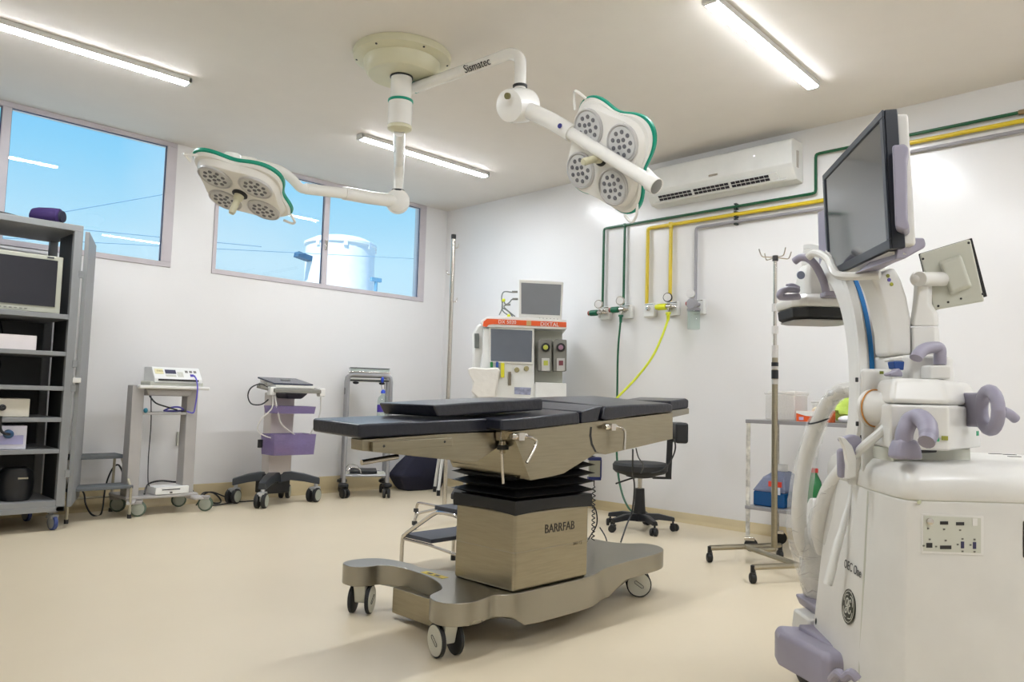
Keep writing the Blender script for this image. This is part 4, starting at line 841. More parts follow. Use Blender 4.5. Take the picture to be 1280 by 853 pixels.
# plastic film around it
def crumple(rings, amp, name, m, seed=1):
    rnd = random.Random(seed); R2 = []
    for c_, w in rings:
        R2.append([Vector(c_)+HR*(w*math.cos(2*PI*i/18)*(1+rnd.uniform(-amp, amp)))+HD*(w*.8*math.sin(2*PI*i/18)*(1+rnd.uniform(-amp, amp)))+Vector((0, 0, rnd.uniform(-.012, .012))) for i in range(18)])
    return G().loft(R2, cap=False).out(name, m, t, ang=25)
def dense(keys, n=5):
    out = []
    for (x0_, y0_, d0, w0), (x1_, y1_, d1, w1) in zip(keys, keys[1:]):
        for i in range(n):
            k = i/n; out.append((P(x0_+(x1_-x0_)*k, y0_+(y1_-y0_)*k, d0+(d1-d0)*k), w0+(w1-w0)*k))
    return out
crumple(dense([(1064, 487, 2.62, .031), (1047, 491, 2.66, .031), (1034, 506, 2.7, .032), (1020, 535, 2.74, .034), (1007, 575, 2.78, .037), (1000, 620, 2.8, .042), (999, 655, 2.82, .046), (1008, 680, 2.84, .062), (1022, 700, 2.86, .085), (1028, 730, 2.88, .075), (1030, 760, 2.9, .07)], 5), .055, 'plastic_cover', M_PVC, 3)
crumple(dense([(1068, 590, 2.6, .03), (1050, 608, 2.66, .045), (1040, 640, 2.7, .07), (1038, 670, 2.74, .085), (1034, 700, 2.8, .085), (1028, 725, 2.84, .085)], 5), .07, 'plastic_cover', M_PVC, 5)
crumple(dense([(1032, 672, 2.84, .070), (1030, 695, 2.86, .082), (1029, 715, 2.87, .086), (1031, 738, 2.88, .078), (1032, 760, 2.89, .066)], 5), .10, 'plastic_cover', M_PVC, 9)
# ================================================================== EQUIPMENT RACK (left)
yR = 5.95; xr0, xr1 = .86, 1.665; dR = .64
t = thing('equipment_rack', 'tall grey steel equipment rack on blue wheels at the left edge', 'rack', (1.26, 6.27, 0))
for x in (xr0, xr1-.055):
    for y in (yR, yR+dR-.045): G().bx((x, y, .13), (x+.055, y+.045, 2.075)).out('post', M_RACK, t, bevel=.003)
G().bx((xr0, yR, 2.075), (xr1, yR+dR, 2.12)).out('top_panel', M_RACK, t, bevel=.004)
G().bx((xr1-.045, yR+.05, .2), (xr1-.035, yR+dR-.26, 2.07)).out('side_panel', M_DARKIN, t)
G().bx((xr0+.02, yR+.03, .2), (xr0+.03, yR+dR-.03, 2.07)).out('side_panel', M_DARKIN, t)
SH = [(.165, .04), (.525, .03), (.74, .03), (.955, .03), (1.195, .03), (1.45, .035)]
for z, h_ in SH: G().bx((xr0+.01, yR+.005, z), (xr1-.045, yR+dR-.02, z+h_)).out('shelf', M_RACK, t, bevel=.003)
G().bx((xr0+.03, yR+dR-.03, .2), (xr1-.05, yR+dR-.022, 1.45)).out('back_panel', mat('rack_back_grey', (84, 84, 84), .6), t)
G().bx((xr0, yR, .13), (xr1, yR+dR, .165)).out('bottom_rail', M_RACK, t, bevel=.003)
for x, y in ((xr0+.05, yR+.07), (xr1-.06, yR+.07), (xr0+.05, yR+dR-.08), (xr1-.10, yR+dR-.08)):
    caster(t, x, y, .050, .13, 15, M_BLUEW, M_RACK, M_RACK, .032, False)
    G().prism([(x-.03, y-.04, .13), (x+.03, y-.04, .13), (x+.03, y+.02, .13), (x-.03, y+.02, .13)], (0, 0, -.012)).out('caster_plate', M_RACK, t)
Md = rot(xr1+.01, yR, -21)
dr = G(Md).bx((.0, .015, .155), (.028, .60, 2.085)).out('door', M_RACK, t, bevel=.003)
for k in range(24):
    G(Md).bx((-.002, .05, 1.48+k*.022), (.001, .10, 1.492+k*.022)).out('vent_slot', mat('slot_light', (190, 205, 220), .5), dr)
G(Md).box((.012, -.002, 1.03), (.05, .03, .035)).out('door_handle', M_OEC, dr, bevel=.005)
for z in (.36, .95, 1.12, 1.75): G().bx((xr1-.012, yR-.004, z), (xr1+.018, yR+.012, z+.05)).out('hinge', M_RACK, t, bevel=.002)
# things in the rack
def on(pxs, y, name, m, par, th, **k): return G().prism([PY(a, b_, y) for a, b_ in pxs], (0, th, 0)).out(name, m, par, **k)
t2 = thing('rack_monitor', 'flat monitor with beige frame in the top bay of the rack', 'monitor', (1.2, 6.05, 1.485))
zm0, zm1 = 1.487, 1.885
xm0, xm1 = .90, 1.565
cs = G().bx((xm0, 6.0, zm0), (xm1, 6.05, zm1)).out('monitor_case', mat('beige_frame', (176, 176, 160), .45), t2, bevel=.006)
G().bx((xm0+.03, 5.994, zm0+.045), (xm1-.035, 6.001, zm1-.03)).out('screen', M_SCRD, cs)
for k in range(6): G().bx((1.20+k*.03, 5.996, zm0+.015), (1.215+k*.03, 6.002, zm0+.022)).out('button', M_VAP, cs)
G().bx((xm1-.10, 5.995, zm1-.018), (xm1-.06, 6.001, zm1-.008)).out('badge', M_SCREEN, cs)
tag(G().bx((.92, 6.01, 1.2255), (1.44, 6.42, 1.325)).out('carton_box', mat('white_carton', (224, 216, 214), .6), None, bevel=.004, loc=(1.2, 6.2, 1.2255)), 'plain white box on the rack shelf below the monitor', 'box')
t2 = thing('video_router', 'small black box with ridges on the third rack shelf', 'device', (1.1, 6.1, .9855))
cs = G().bx((.92, 6.02, .9855), (1.24, 6.25, 1.045)).out('case', M_BLACK, t2, bevel=.004)
for k in range(10): G().bx((.94+k*.03, 6.016, 1.0), (.95+k*.03, 6.021, 1.035)).out('ridge', M_DARKIN, cs)
t2 = thing('light_source', 'beige flat medical light source with a black cable plugged in front', 'device', (1.15, 6.05, .7705))
cs = G().bx((.88, 6.0, .7725), (1.425, 6.36, .895)).out('case', mat('device_beige', (206, 200, 184), .45), t2, bevel=.005)
G().bx((.95, 5.996, .79), (1.20, 6.0, .875)).out('control_panel', mat('panel_light', (218, 216, 208), .4), cs, bevel=.001)
G().bx((1.06, 5.992, .845), (1.18, 5.997, .855)).out('display_slot', M_TXT, cs)
for x, z in ((.99, .86), (.99, .83), (1.03, .81), (1.12, .81)): G().lathe((x, 5.996, z), (0, -1, 0), [(.008, 0), (.007, .004)], 10).out('knob', M_VAP, cs)
G().lathe((1.265, 6.0, .835), (0, -1, 0), [(.022, 0), (.020, .02), (.014, .022), (.014, .04)], 14).out('socket', M_BLACK, cs)
G().tube([(1.265, 5.955, .835), (1.24, 5.93, .828), (1.15, 5.93, .795), (1.0, 5.94, .775), (.86, 5.94, .772)], .005, 6, 5).out('power_cable', M_BLACK, t2)
t2 = thing('camera_control_unit', 'white and violet camera unit with a small dark display, second shelf from bottom', 'device', (1.15, 6.05, .5555))
cs = G().bx((.88, 6.0, .5555), (1.42, 6.38, .715)).out('case', mat('device_white', (214, 212, 222), .4), t2, bevel=.006)
G().bx((.89, 5.996, .59), (1.40, 6.0, .65)).out('violet_band', mat('violet_band', (168, 166, 206), .4), cs)
G().bx((1.02, 5.992, .58), (1.245, 5.998, .69)).out('display_frame', mat('violet_dark', (110, 108, 140), .4), cs, bevel=.001)
G().bx((1.035, 5.990, .59), (1.23, 5.994, .68)).out('display', mat('disp_grey', (84, 84, 80), .25), cs)
G().lathe((1.31, 6.0, .66), (0, -1, 0), [(.03, 0), (.028, .03), (.016, .035)], 14).out('connector', mat('connector_blue', (40, 76, 110), .5), cs)
G().tube([(1.31, 5.96, .66), (1.27, 5.93, .67), (1.25, 5.93, .70), (1.245, 5.92, .78)], .009, 8, 5).out('camera_cable', M_BLACK, t2)
for k in range(3): G().lathe((1.29+k*.03, 6.0, .60), (0, -1, 0), [(.009, 0), (.008, .003)], 10).out('button', M_VAP, cs)
t2 = thing('black_pump', 'rounded black device with a glossy front at the rack bottom', 'device', (1.33, 6.15, .2055))
G().loft([[Vector((1.40+rx*math.cos(2*PI*i/20), 6.12+.10*math.sin(2*PI*i/20), z)) for i in range(20)] for z, rx in ((.206, .085), (.24, .105), (.33, .11), (.40, .10), (.425, .07))]).out('body', M_BLACK, t2)
G().tube([(1.30, 6.1, .42), (1.20, 6.1, .47), (1.10, 6.15, .44), (1.02, 6.15, .30), (.98, 6.15, .22)], .02, 10, 5).out('hose', M_RUB, t2)
G().box((1.42, 6.018, .36), (.06, .004, .012)).out('badge', M_CHROME, t2)
pb = [Vector((1.43, 6.20, 2.184)), Vector((1.57, 6.06, 2.184))]
ax = (pb[1]-pb[0]).normalized()
t2 = thing('rolled_bag', 'rolled dark purple cloth bag on top of the equipment rack', 'bag', tuple(pb[0].lerp(pb[1], .5)-Vector((0, 0, .065))))
G().lathe(pb[0]-ax*.02, ax, [(.03, -.02), (.055, 0), (.062, .04), (.061, .13), (.057, .18), (.03, .195)], 20).out('roll', M_PURPLE, t2)
G().lathe(pb[0]-ax*.02, ax, [(.045, .194), (.040, .206), (.02, .208)], 20).out('roll_end', M_NAVYBAG, t2)
cable('black cable lying on top of the equipment rack', [(.9, 6.0, 2.128), (1.1, 5.98, 2.13), (1.25, 6.02, 2.128), (1.32, 6.1, 2.128), (1.25, 6.2, 2.128)], .008)
for q, lab in (([(1.30, 6.4, 1.43), (1.31, 6.38, 1.36), (1.32, 6.4, 1.31), (1.30, 6.45, 1.24)], 'short black cable hanging behind the white box in the rack'), ([(1.30, 6.42, 1.19), (1.32, 6.40, 1.12), (1.29, 6.4, 1.05), (1.31, 6.42, .99)], 'short black cable hanging above the beige light source in the rack')):
    cable(lab, q, .006)
# ------------------------------------------------------------------ grey step stool by the rack
def tubes(parent, name, runs, r, m, n=8, rad=.04):
    for q in runs: G().tube(corner([Vector(p) for p in q], rad) if len(q) > 2 else [Vector(p) for p in q], r, n).out(name, m, parent)
t = thing('step_stool', 'grey two-step stool against the wall beside the equipment rack', 'step stool', (1.97, 6.45, 0))
M_GREYT = mat('grey_step_rubber', (92, 96, 98), .6); M_BEIGET = mat('beige_tube', (176, 168, 146), .35, .4)
G().bx((1.74, 6.42, .435), (2.20, 6.64, .465)).out('top_step', M_GREYT, t, bevel=.006)
G().bx((1.74, 6.20, .225), (2.20, 6.42, .25)).out('lower_step', M_GREYT, t, bevel=.006)
for x in (1.755, 2.185):
    tubes(t, 'leg', [[(x, 6.21, .01), (x, 6.21, .235)], [(x, 6.62, .01), (x, 6.60, .44)], [(x, 6.22, .235), (x, 6.44, .435)]], .011, M_BEIGET)
    for y in (6.21, 6.62): G().cyl((x, y, 0), (x, y, .03), .015).out('foot', M_BLACK, t)
tubes(t, 'crossbar', [[(1.755, 6.62, .12), (2.185, 6.62, .12)], [(1.755, 6.42, .215), (2.185, 6.42, .215)]], .009, M_BEIGET)
# ------------------------------------------------------------------ electrosurgery cart
t = thing('electrosurgical_cart', 'warm grey steel cart carrying the white electrosurgical unit', 'cart', (2.47, 6.45, 0))
yE = 6.22
ZT_ = .985
for x0_, x1_ in ((2.175, 2.265), (2.60, 2.69)):
    G().loft([[(x0_, yE+.05, .15), (x1_, yE+.05, .15), (x1_, 6.41, .15), (x0_, 6.41, .15)], [(x0_, yE+.06, 1.01), (x1_, yE+.06, 1.01), (x1_, 6.39, 1.01), (x0_, 6.39, 1.01)]]).out('side_panel', M_CARTG, t, bevel=.006)
G().bx((2.265, yE+.12, ZT_-.01), (2.60, 6.5, ZT_+.02)).out('top_shelf', M_CARTG, t, bevel=.004)
G().prism([(2.29, yE+.03, .93), (2.61, yE+.03, .93), (2.64, yE+.03, .99), (2.26, yE+.03, .99)], (0, .3, 0)).out('drawer_tray', M_CARTG, t, bevel=.012)
G().bx((2.20, yE-.02, .985), (2.75, yE+.045, 1.012)).out('push_bar', M_OEC, t, bevel=.010, seg=3)
G().bx((2.26, yE+.06, .78), (2.60, 6.50, .80)).out('middle_shelf', M_CARTG, t, bevel=.003)
G().bx((2.16, yE+.02, .13), (2.72, 6.62, .155)).out('base_shelf', M_CARTG, t, bevel=.008)
for x, s in ((2.20, -1), (2.70, 1)):
    G().prism([(x, yE+.08, .16), (x+s*.05, yE-.02, .12), (x+s*.05, yE-.02, .10), (x, yE+.08, .11)], (-s*.07, 0, 0)).out('front_foot', M_CARTG, t, bevel=.008)
M_GRW = mat('green_grey_tyre', (84, 100, 84), .6); M_HUBW = mat('hub_pale', (160, 164, 150), .4)
for x, y, a in ((2.235, 6.27, 62), (2.76, 6.26, 50), (2.20, 6.60, 50), (2.68, 6.60, 65)): caster(t, x, y, .060, .13, a, M_GRW, M_CARTG, M_HUBW, .030, False)
t2 = thing('electrosurgical_unit', 'white electrosurgical unit with sloped control panel on the grey cart', 'medical device', (2.5, 6.35, 1.02))
zE = ZT_+.0305
G().prism([(2.33, yE+.05, zE+.02), (2.33, yE+.05, zE+.055), (2.33, yE+.125, zE+.145), (2.33, 6.50, zE+.145), (2.33, 6.50, zE+.0)], (.38, 0, 0)).out('case', M_WHITE, t2, bevel=.006)
G().bx((2.30, yE+.06, zE-.009), (2.73, 6.48, zE+.03)).out('lower_unit', M_OECG, t2, bevel=.01)
G().bx((2.36, yE+.045, zE+.035), (2.68, yE+.07, zE+.05)).out('shadow_gap', M_TXT, t2)
sl = Vector((0, .075, .09)).normalized(); sn = Vector((0, -.09, .075)).normalized()
def onp(x, k, w, h_, name, m): 
    o_ = Vector((x, yE+.05, zE+.055))+sl*k+sn*.0005
    G().prism([o_, o_+Vector((w, 0, 0)), o_+Vector((w, 0, 0))+sl*h_, o_+sl*h_], sn*.002).out(name, m, t2)
onp(2.36, .065, .05, .018, 'display', mat('amber_display', (120, 96, 40), .4)); onp(2.425, .05, .085, .04, 'display', mat('display_dark_blue', (60, 60, 84), .4))
onp(2.345, .045, .065, .05, 'yellow_label_field', mat('pale_yellow', (228, 220, 170), .4)); onp(2.425, .02, .08, .018, 'key_row', M_OECG)
for k in range(3): onp(2.585+k*.035, .065, .022, .022, 'socket', M_VAP)
for k in range(4): onp(2.52+k*.012, .02, .008, .05, 'key', M_OECG)
onp(2.62, .025, .03, .025, 'plug', mat('plug_purple', (70, 56, 160), .4))
t3 = thing('violet_cable', 'thin violet electrode cable coiled on the middle shelf of the grey cart', 'cable', (2.6, 6.2, .9))
G().tube([(2.635, yE+.03, 1.10), (2.64, yE-.01, 1.06), (2.64, yE-.035, .98), (2.635, yE-.02, .85), (2.63, yE+.0, .80), (2.60, yE+.05, .81)], .006, 6, 5).out('cable_run', mat('violet_cable', (96, 88, 190), .45), t3)
G().tube([(2.45, yE+.12, .815), (2.49, yE+.07, .84), (2.55, yE+.07, .84), (2.60, yE+.12, .815), (2.56, yE+.2, .808), (2.49, yE+.2, .808)], .007, 6, 5, closed=True).out('cable_coil', mat('violet_cable', (96, 88, 190), .45), t3)
G().ball((2.245+.03, yE+.04, .815), (.016, .02, .02)).out('teal_plug', mat('teal_plug', (30, 110, 130), .5), t3)
cable('dark cable drooping from under the electrosurgical unit to the middle shelf', [(2.29, yE+.02, .93), (2.33, yE-.01, .875), (2.42, yE, .845), (2.52, yE+.05, .82)], .006)
cable('thin black cable hanging down the inside of the grey cart', [(2.36, 6.40, .93), (2.355, 6.35, .7), (2.34, 6.32, .45), (2.34, 6.3, .27), (2.36, 6.32, .22)], .004)
t2 = thing('foot_pedal_box', 'small white box with a slot on the bottom shelf of the grey cart', 'device', (2.5, 6.3, .156))
cs = G().bx((2.38, 6.24, .1575), (2.64, 6.42, .215)).out('case', M_WHITE, t2, bevel=.003)
G().bx((2.43, 6.237, .190), (2.57, 6.241, .197)).bx((2.49, 6.237, .165), (2.51, 6.241, .175)).out('slot', M_TXT, cs)
cable('black cable loop behind the white box on the cart base', [(2.30, 6.25, .17), (2.40, 6.45, .22), (2.5, 6.46, .24), (2.62, 6.45, .225), (2.66, 6.44, .24), (2.72, 6.60, .40), (2.73, 6.66, .6)], .007)
cable('black cable looping on the floor between the grey step stool and the cart', [(2.28, 6.62, .25), (2.24, 6.66, .36), (2.19, 6.66, .33), (2.15, 6.66, .20), (2.08, 6.5, .012), (2.0, 6.45, .012), (1.98, 6.55, .08), (1.99, 6.64, .15), (1.96, 6.66, .2)], .007)
cable('black cables on the floor between the grey cart and the ultrasound cart', [(2.73, 6.64, .42), (2.78, 6.64, .25), (2.88, 6.62, .06), (3.0, 6.55, .012), (3.1, 6.64, .012), (3.05, 6.68, .08), (2.93, 6.64, .09), (2.86, 6.5, .012), (2.98, 6.44, .012), (3.15, 6.5, .012)], .007)
cable('second black cable curling on the floor left of the ultrasound cart', [(2.83, 6.52, .012), (2.92, 6.60, .08), (3.0, 6.62, .10), (3.10, 6.60, .06), (3.2, 6.55, .012), (3.4, 6.5, .012)], .006)
tag(G().bx((2.66+.06, YW-.012, .5), (2.66+.11, YW, .62)).out('wall_socket', M_OECG, None, bevel=.003, loc=(2.74, YW, .56)), 'pale wall socket behind the right post of the grey cart', 'socket')
# ------------------------------------------------------------------ ultrasound cart
cxu, cyu = 3.49, 6.40
t = thing('ultrasound_cart', 'ultrasound cart with black star base and violet baskets by the window wall', 'cart', (cxu, cyu, 0))
G().loft([[(cxu-.11, cyu-.06, .25), (cxu+.11, cyu-.06, .25), (cxu+.11, cyu+.08, .25), (cxu-.11, cyu+.08, .25)], [(cxu-.115, cyu-.06, .98), (cxu+.115, cyu-.06, .98), (cxu+.115, cyu+.08, .98), (cxu-.115, cyu+.08, .98)]]).out('column', mat('column_beige', (196, 188, 180), .4), t, bevel=.01)
M_USB = mat('base_dark', (48, 52, 56), .3)
for a, rch in ((224, .38), (336, .38), (45, .34), (155, .37)):
    d_ = Vector((math.cos(math.radians(a)), math.sin(math.radians(a)), 0)); s_ = Vector((-d_.y, d_.x, 0)); o_ = Vector((cxu, cyu, 0))
    pth = [(0, .055, .17, .27), (.12, .052, .20, .275), (.24, .047, .185, .255), (rch, .038, .155, .215)]
    G().loft([[o_+d_*r_+s_*w+Vector((0, 0, z0)), o_+d_*r_-s_*w+Vector((0, 0, z0)), o_+d_*r_-s_*w*.8+Vector((0, 0, z1)), o_+d_*r_+s_*w*.8+Vector((0, 0, z1))] for r_, w, z0, z1 in pth]).out('leg', M_USB, t, bevel=.008)
    c_ = o_+d_*(rch-.03); caster(t, c_.x, c_.y, .064, .17, {224: -45, 336: -62, 45: -40, 155: -60}[a], M_RUB, mat('silver_fork', (200, 202, 204), .3, .6), M_HUBW, .040, True)
G().bx((cxu-.13, cyu-.02, .08), (cxu+.13, cyu+.14, .26)).out('battery_box', M_BLACK, t, bevel=.012)
def basket(z0, z1, w, d_, name, tp=1.06, wall=.006):
    f_ = cyu-.10-d_; g = G()
    o0 = [(cxu-w, f_), (cxu+w, f_), (cxu+w, cyu-.065), (cxu-w, cyu-.065)]
    cxm, cym = cxu, (f_+cyu-.065)/2
    R0 = [Vector((cxm+(x-cxm)/tp, cym+(y-cym)/tp, z0)) for x, y in o0]; R1 = [Vector((x, y, z1)) for x, y in o0]
    R2 = [Vector((cxm+(x-cxm)*.96, cym+(y-cym)*.96, z1)) for x, y in o0]; R3 = [Vector((cxm+(x-cxm)/tp*.96, cym+(y-cym)/tp*.96, z0+wall)) for x, y in o0]
    return g.loft([R0, R1, R2, R3]).out(name, M_PURPT, t, bevel=.006)
basket(.44, .62, .205, .20, 'basket'); basket(.80, .865, .19, .20, 'tray')
G().bx((cxu-.14, cyu-.24, .455), (cxu+.03, cyu-.12, .50)).out('basket_item', mat('item_rose', (180, 110, 110), .6), t, bevel=.01)
G().bx((cxu+.01, cyu-.26, .46), (cxu+.12, cyu-.12, .56)).out('basket_item', mat('item_white', (214, 214, 220), .6), t, bevel=.01)
G().cyl((cxu-.235, cyu-.12, .50), (cxu-.235, cyu-.12, .57), .022).out('side_hook', M_BLACK, t)
G().prism([(cxu-.21, cyu-.28, .98), (cxu+.25, cyu-.28, .98), (cxu+.25, cyu+.02, 1.03), (cxu-.21, cyu+.02, 1.03)], (0, 0, .035)).out('work_surface', M_VAP, t, bevel=.008)
G().prism([(cxu-.10, cyu-.28, .98), (cxu+.12, cyu-.28, .98), (cxu+.08, cyu-.24, .93), (cxu-.06, cyu-.24, .93)], (0, .2, 0)).out('front_grip', M_BLACK, t, bevel=.01)
for x in (cxu-.24, cxu+.245): G().bx((x, cyu-.26, .955), (x+.06, cyu-.20, 1.03)).out('probe_holder', M_OEC, t, bevel=.01)
cw = mat('probe_cable_cream', (204, 200, 192), .5)
for q in ([(cxu-.21, cyu-.25, .96), (cxu-.22, cyu-.27, .85), (cxu-.31, cyu-.26, .75), (cxu-.33, cyu-.25, .66), (cxu-.24, cyu-.25, .60), (cxu-.05, cyu-.2, .57)], [(cxu-.20, cyu-.27, .95), (cxu-.17, cyu-.29, .80), (cxu-.12, cyu-.28, .70), (cxu+.02, cyu-.26, .61), (cxu+.08, cyu-.2, .57)], [(cxu+.27, cyu-.24, .95), (cxu+.25, cyu-.27, .80), (cxu+.18, cyu-.26, .64), (cxu+.17, cyu-.2, .58)]):
    G().tube(q, .006, 6, 6).out('probe_cable', cw, t)
G().tube([(cxu-.20, cyu-.2, 1.0), (cxu-.30, cyu-.22, 1.05), (cxu-.38, cyu-.2, 1.02), (cxu-.40, cyu-.18, .95), (cxu-.36, cyu-.17, .88), (cxu-.28, cyu-.19, .875), (cxu-.22, cyu-.2, .92)], .006, 6, 6).out('black_cable', M_BLACK, t)
G().cyl((cxu-.33, cyu-.20, 1.03), (cxu-.20, cyu-.22, 1.00), .014).box((cxu-.28, cyu-.20, 1.04), (.07, .04, .03), ry=-20).out('probe', M_VAP, t)
t2 = thing('portable_ultrasound', 'closed dark portable ultrasound lying sloped on top of the ultrasound cart', 'medical device', (cxu, cyu-.1, 1.07))
def tilt_box(x0_, x1_, y0_, y1_, z0_, dz_, h_): return G().prism([(x0_, y0_, z0_), (x1_, y0_, z0_), (x1_, y1_, z0_+dz_), (x0_, y1_, z0_+dz_)], (0, 0, h_))
lw = tilt_box(cxu-.19, cxu+.19, cyu-.26, cyu+.03, 1.020, .05, .028).out('lower_case', M_OEC, t2, bevel=.006)
tilt_box(cxu-.205, cxu+.175, cyu-.26, cyu+.05, 1.050, .052, .014).out('lid', mat('lid_dark_blue_grey', (58, 62, 78), .25), t2, bevel=.004)
tilt_box(cxu-.05, cxu+.03, cyu-.12, cyu-.07, 1.091, .008, .0015).out('lid_mark', M_VAP, t2)
# ------------------------------------------------------------------ tubular trolley with the bottle
cg = Vector((4.42, 6.38, 0)); ag = -31
Mg = rot(cg.x, cg.y, ag)
t = thing('tubular_trolley', 'grey tubular trolley on black casters behind the table head end', 'trolley', tuple(cg))
M_TUBEG = mat('tube_grey', (158, 158, 160), .3, .5)
wg, dg, hg = .205, .20, 1.17
for y in (-dg, dg):
    G(Mg).tube(corner([Vector((-wg, y, .13)), Vector((-wg, y, hg)), Vector((wg, y, hg)), Vector((wg, y, .13))], .06), .020, 10).out('hoop_frame', M_TUBEG, t)
G(Mg).bx((-wg+.03, -dg+.01, hg-.06), (wg-.03, dg-.01, hg-.035)).out('top_shelf', M_OECG, t, bevel=.004)
G(Mg).bx((-wg+.02, -dg-.002, hg-.058), (wg-.02, -dg+.012, hg-.045)).out('shelf_edge', M_RUB, t)
for x in (-.13, .12): G(Mg).ball((x, -dg+.02, hg-.075), (.03, .03, .014)).out('shelf_clamp', M_BLACK, t)
G(Mg).bx((-wg, -dg+.01, .20), (wg, dg-.01, .215)).out('bottom_shelf', M_OECG, t, bevel=.003)
for y in (-dg, dg): G(Mg).cyl((-wg, y, .21), (wg, y, .21), .012).out('lower_rail', M_TUBEG, t)
for y in (-1, 1): G(Mg).tube([(-wg*1.0+.02, y*dg*.95, .22), (-wg*.7, y*dg*.8, .28), (-wg*.3, y*dg*.8, .27), (-wg*.2, y*dg*.8, .22)], .004, 6, 4).out('wire_loop', M_CHROME, t)
for x in (-wg, wg):
    for y in (-dg, dg):
        G(Mg).lathe((x, y, .10), (0, 0, 1), [(.035, 0), (.05, .01), (.048, .03), (.022, .045)], 14).out('caster_cap', M_BLACK, t)
        caster(t, x, y, .045, .11, 35 if x < 0 else -10, M_RUB, M_BLACK, M_BLACK, .028, True, M=Mg)
t2 = thing('wire_basket_unit', 'flat chrome and glass device on top of the tubular trolley', 'device', (cg.x, cg.y, hg+.02))
G(Mg).bx((-.19, -.16, hg+.021), (.20, .18, hg+.035)).out('base_plate', M_CHROME, t2, bevel=.003)
G(Mg).bx((-.18, -.15, hg+.035), (.19, .17, hg+.070)).out('glass_box', M_CLEAR, t2, bevel=.003)
G(Mg).bx((-.185, -.155, hg+.068), (.195, .175, hg+.076)).out('lid_rim', M_TUBEG, t2, bevel=.002)
t2 = thing('tablet_panel', 'thin black slab lying on the bottom shelf of the tubular trolley', 'device', (cg.x, cg.y, .22))
G(Mg).box((-.02, -.08, .245), (.26, .16, .025), rx=6).out('slab', M_BLACK, t2, bevel=.005)
pbx = Mg @ Vector((.13, -dg-.035, 0))
t2 = thing('water_bottle', 'clear bottle with violet label and blue cap hanging from the tubular trolley', 'bottle', (pbx.x, pbx.y, .72))
zb_ = .735
G().lathe((pbx.x, pbx.y, zb_), (0, 0, 1), [(.04, 0), (.052, .008), (.052, .10), (.048, .12), (.052, .14), (.052, .19), (.042, .225), (.02, .25), (.018, .268)], 18).out('bottle_body', M_CLEAR, t2)
G().lathe((pbx.x, pbx.y, zb_), (0, 0, 1), [(.0528, .085), (.0528, .155)], 18).out('bottle_label', mat('label_violet', (70, 52, 150), .5), t2)
G().lathe((pbx.x, pbx.y, zb_), (0, 0, 1), [(.021, .265), (.021, .285), (.012, .30)], 14).out('cap', mat('cap_blue', (40, 70, 190), .5), t2)
for s in (-1, 1): G().tube([(pbx.x+s*.008, pbx.y, zb_+.29), (pbx.x+s*.018, pbx.y+.01, zb_+.35), (pbx.x+s*.01, pbx.y+.03, hg-.03)], .0025, 5, 4).out('hanging_string', M_BLACK, t2)
G().ball((pbx.x, pbx.y+.02, hg-.04), (.016, .012, .03)).out('tie_knot', mat('cap_blue', (40, 70, 190), .5), t2)
# ------------------------------------------------------------------ things behind the table head
t = thing('dark_bag', 'dark navy bag slumped on the floor in the room corner', 'bag', (5.25, 6.45, 0))
def bagring(z, k, tx=0): return [Vector((5.19+tx+x*k, 6.50+y*k*.9, z)) for x, y in ((-.30, -.14), (-.1, -.20), (.15, -.19), (.30, -.12), (.32, .1), (.15, .2), (-.15, .19), (-.30, .1))]
G().loft([bagring(0, .78, .02), bagring(.06, .9), bagring(.16, 1.02, -.03), bagring(.26, .9, .02), bagring(.36, .65, .06), bagring(.42, .4, .08)]).out('bag_body', M_NAVYBAG, t, bevel=.02, seg=3)
G().tube([(5.15, 6.45, .38), (5.2, 6.42, .45), (5.3, 6.42, .46), (5.36, 6.45, .38)], .012, 8, 5).out('strap', M_NAVYBAG, t)
t = thing('low_stool', 'low white legged stool in front of the dark bag, mostly behind the table', 'stool', (5.24, 6.01, 0))
for x, y in ((5.01, 5.95), (5.186, 6.22), (5.30, 5.80), (5.46, 6.06)):
    G().cyl((x, y, .05), (x+(5.24-x)*.25, y+(6.01-y)*.25, .44), .016).out('leg', M_WHITE, t)
    G().cyl((x, y, 0), (x+.001, y, .055), .018).out('foot', M_BLACK, t)
G().cyl((5.24, 6.01, .44), (5.24, 6.01, .47), .17, n=28).out('seat', M_WHITE, t, bevel=.006)
# IV stand behind the table
ip = Vector((4.02, 4.695, 0))
t = thing('iv_stand', 'chrome drip stand with black tip standing behind the operating table near the corner', 'iv stand', tuple(ip))
G().cyl(ip+Vector((0, 0, .10)), ip+Vector((0, 0, 2.27)), .017, n=14).out('pole', M_CHROME, t)
G().cyl(ip+Vector((0, 0, 2.265)), ip+Vector((0, 0, 2.30)), .020, n=14).out('pole_tip', M_BLACK, t)
for z, s in ((2.20, 1), (1.98, -1), (1.76, 1)):
    b_ = ip+Vector((0, 0, z)); G().tube([b_, b_+HR*s*.025+Vector((0, 0, -.01)), b_+HR*s*.04+Vector((0, 0, .0)), b_+HR*s*.045+Vector((0, 0, .025))], .0035, 6, 4).out('hook', M_CHROME, t)
fl = [Vector((3.62, 4.56, 0)), Vector((3.98, 4.38, 0)), Vector((4.38, 4.72, 0)), Vector((4.02, 5.05, 0))]
for q in fl:
    d_ = (q-ip).normalized()
    G().tube(corner([ip+Vector((0, 0, .115)), q-d_*.02+Vector((0, 0, .115)), q+Vector((0, 0, .055))], .03), .011, 8).out('foot_tube', M_CHROME, t)
    f_ = G().box(q+Vector((0, 0, .05)), (.03, .03, .03)).out('caster', M_BLACK, t, bevel=.003)
    G().lathe(q+Vector((0, 0, .03))-HR*.012-d_*.01, HR, [(.024, 0), (.03, .005), (.03, .019), (.024, .024)], 16).out('wheel', M_RUB, f_)
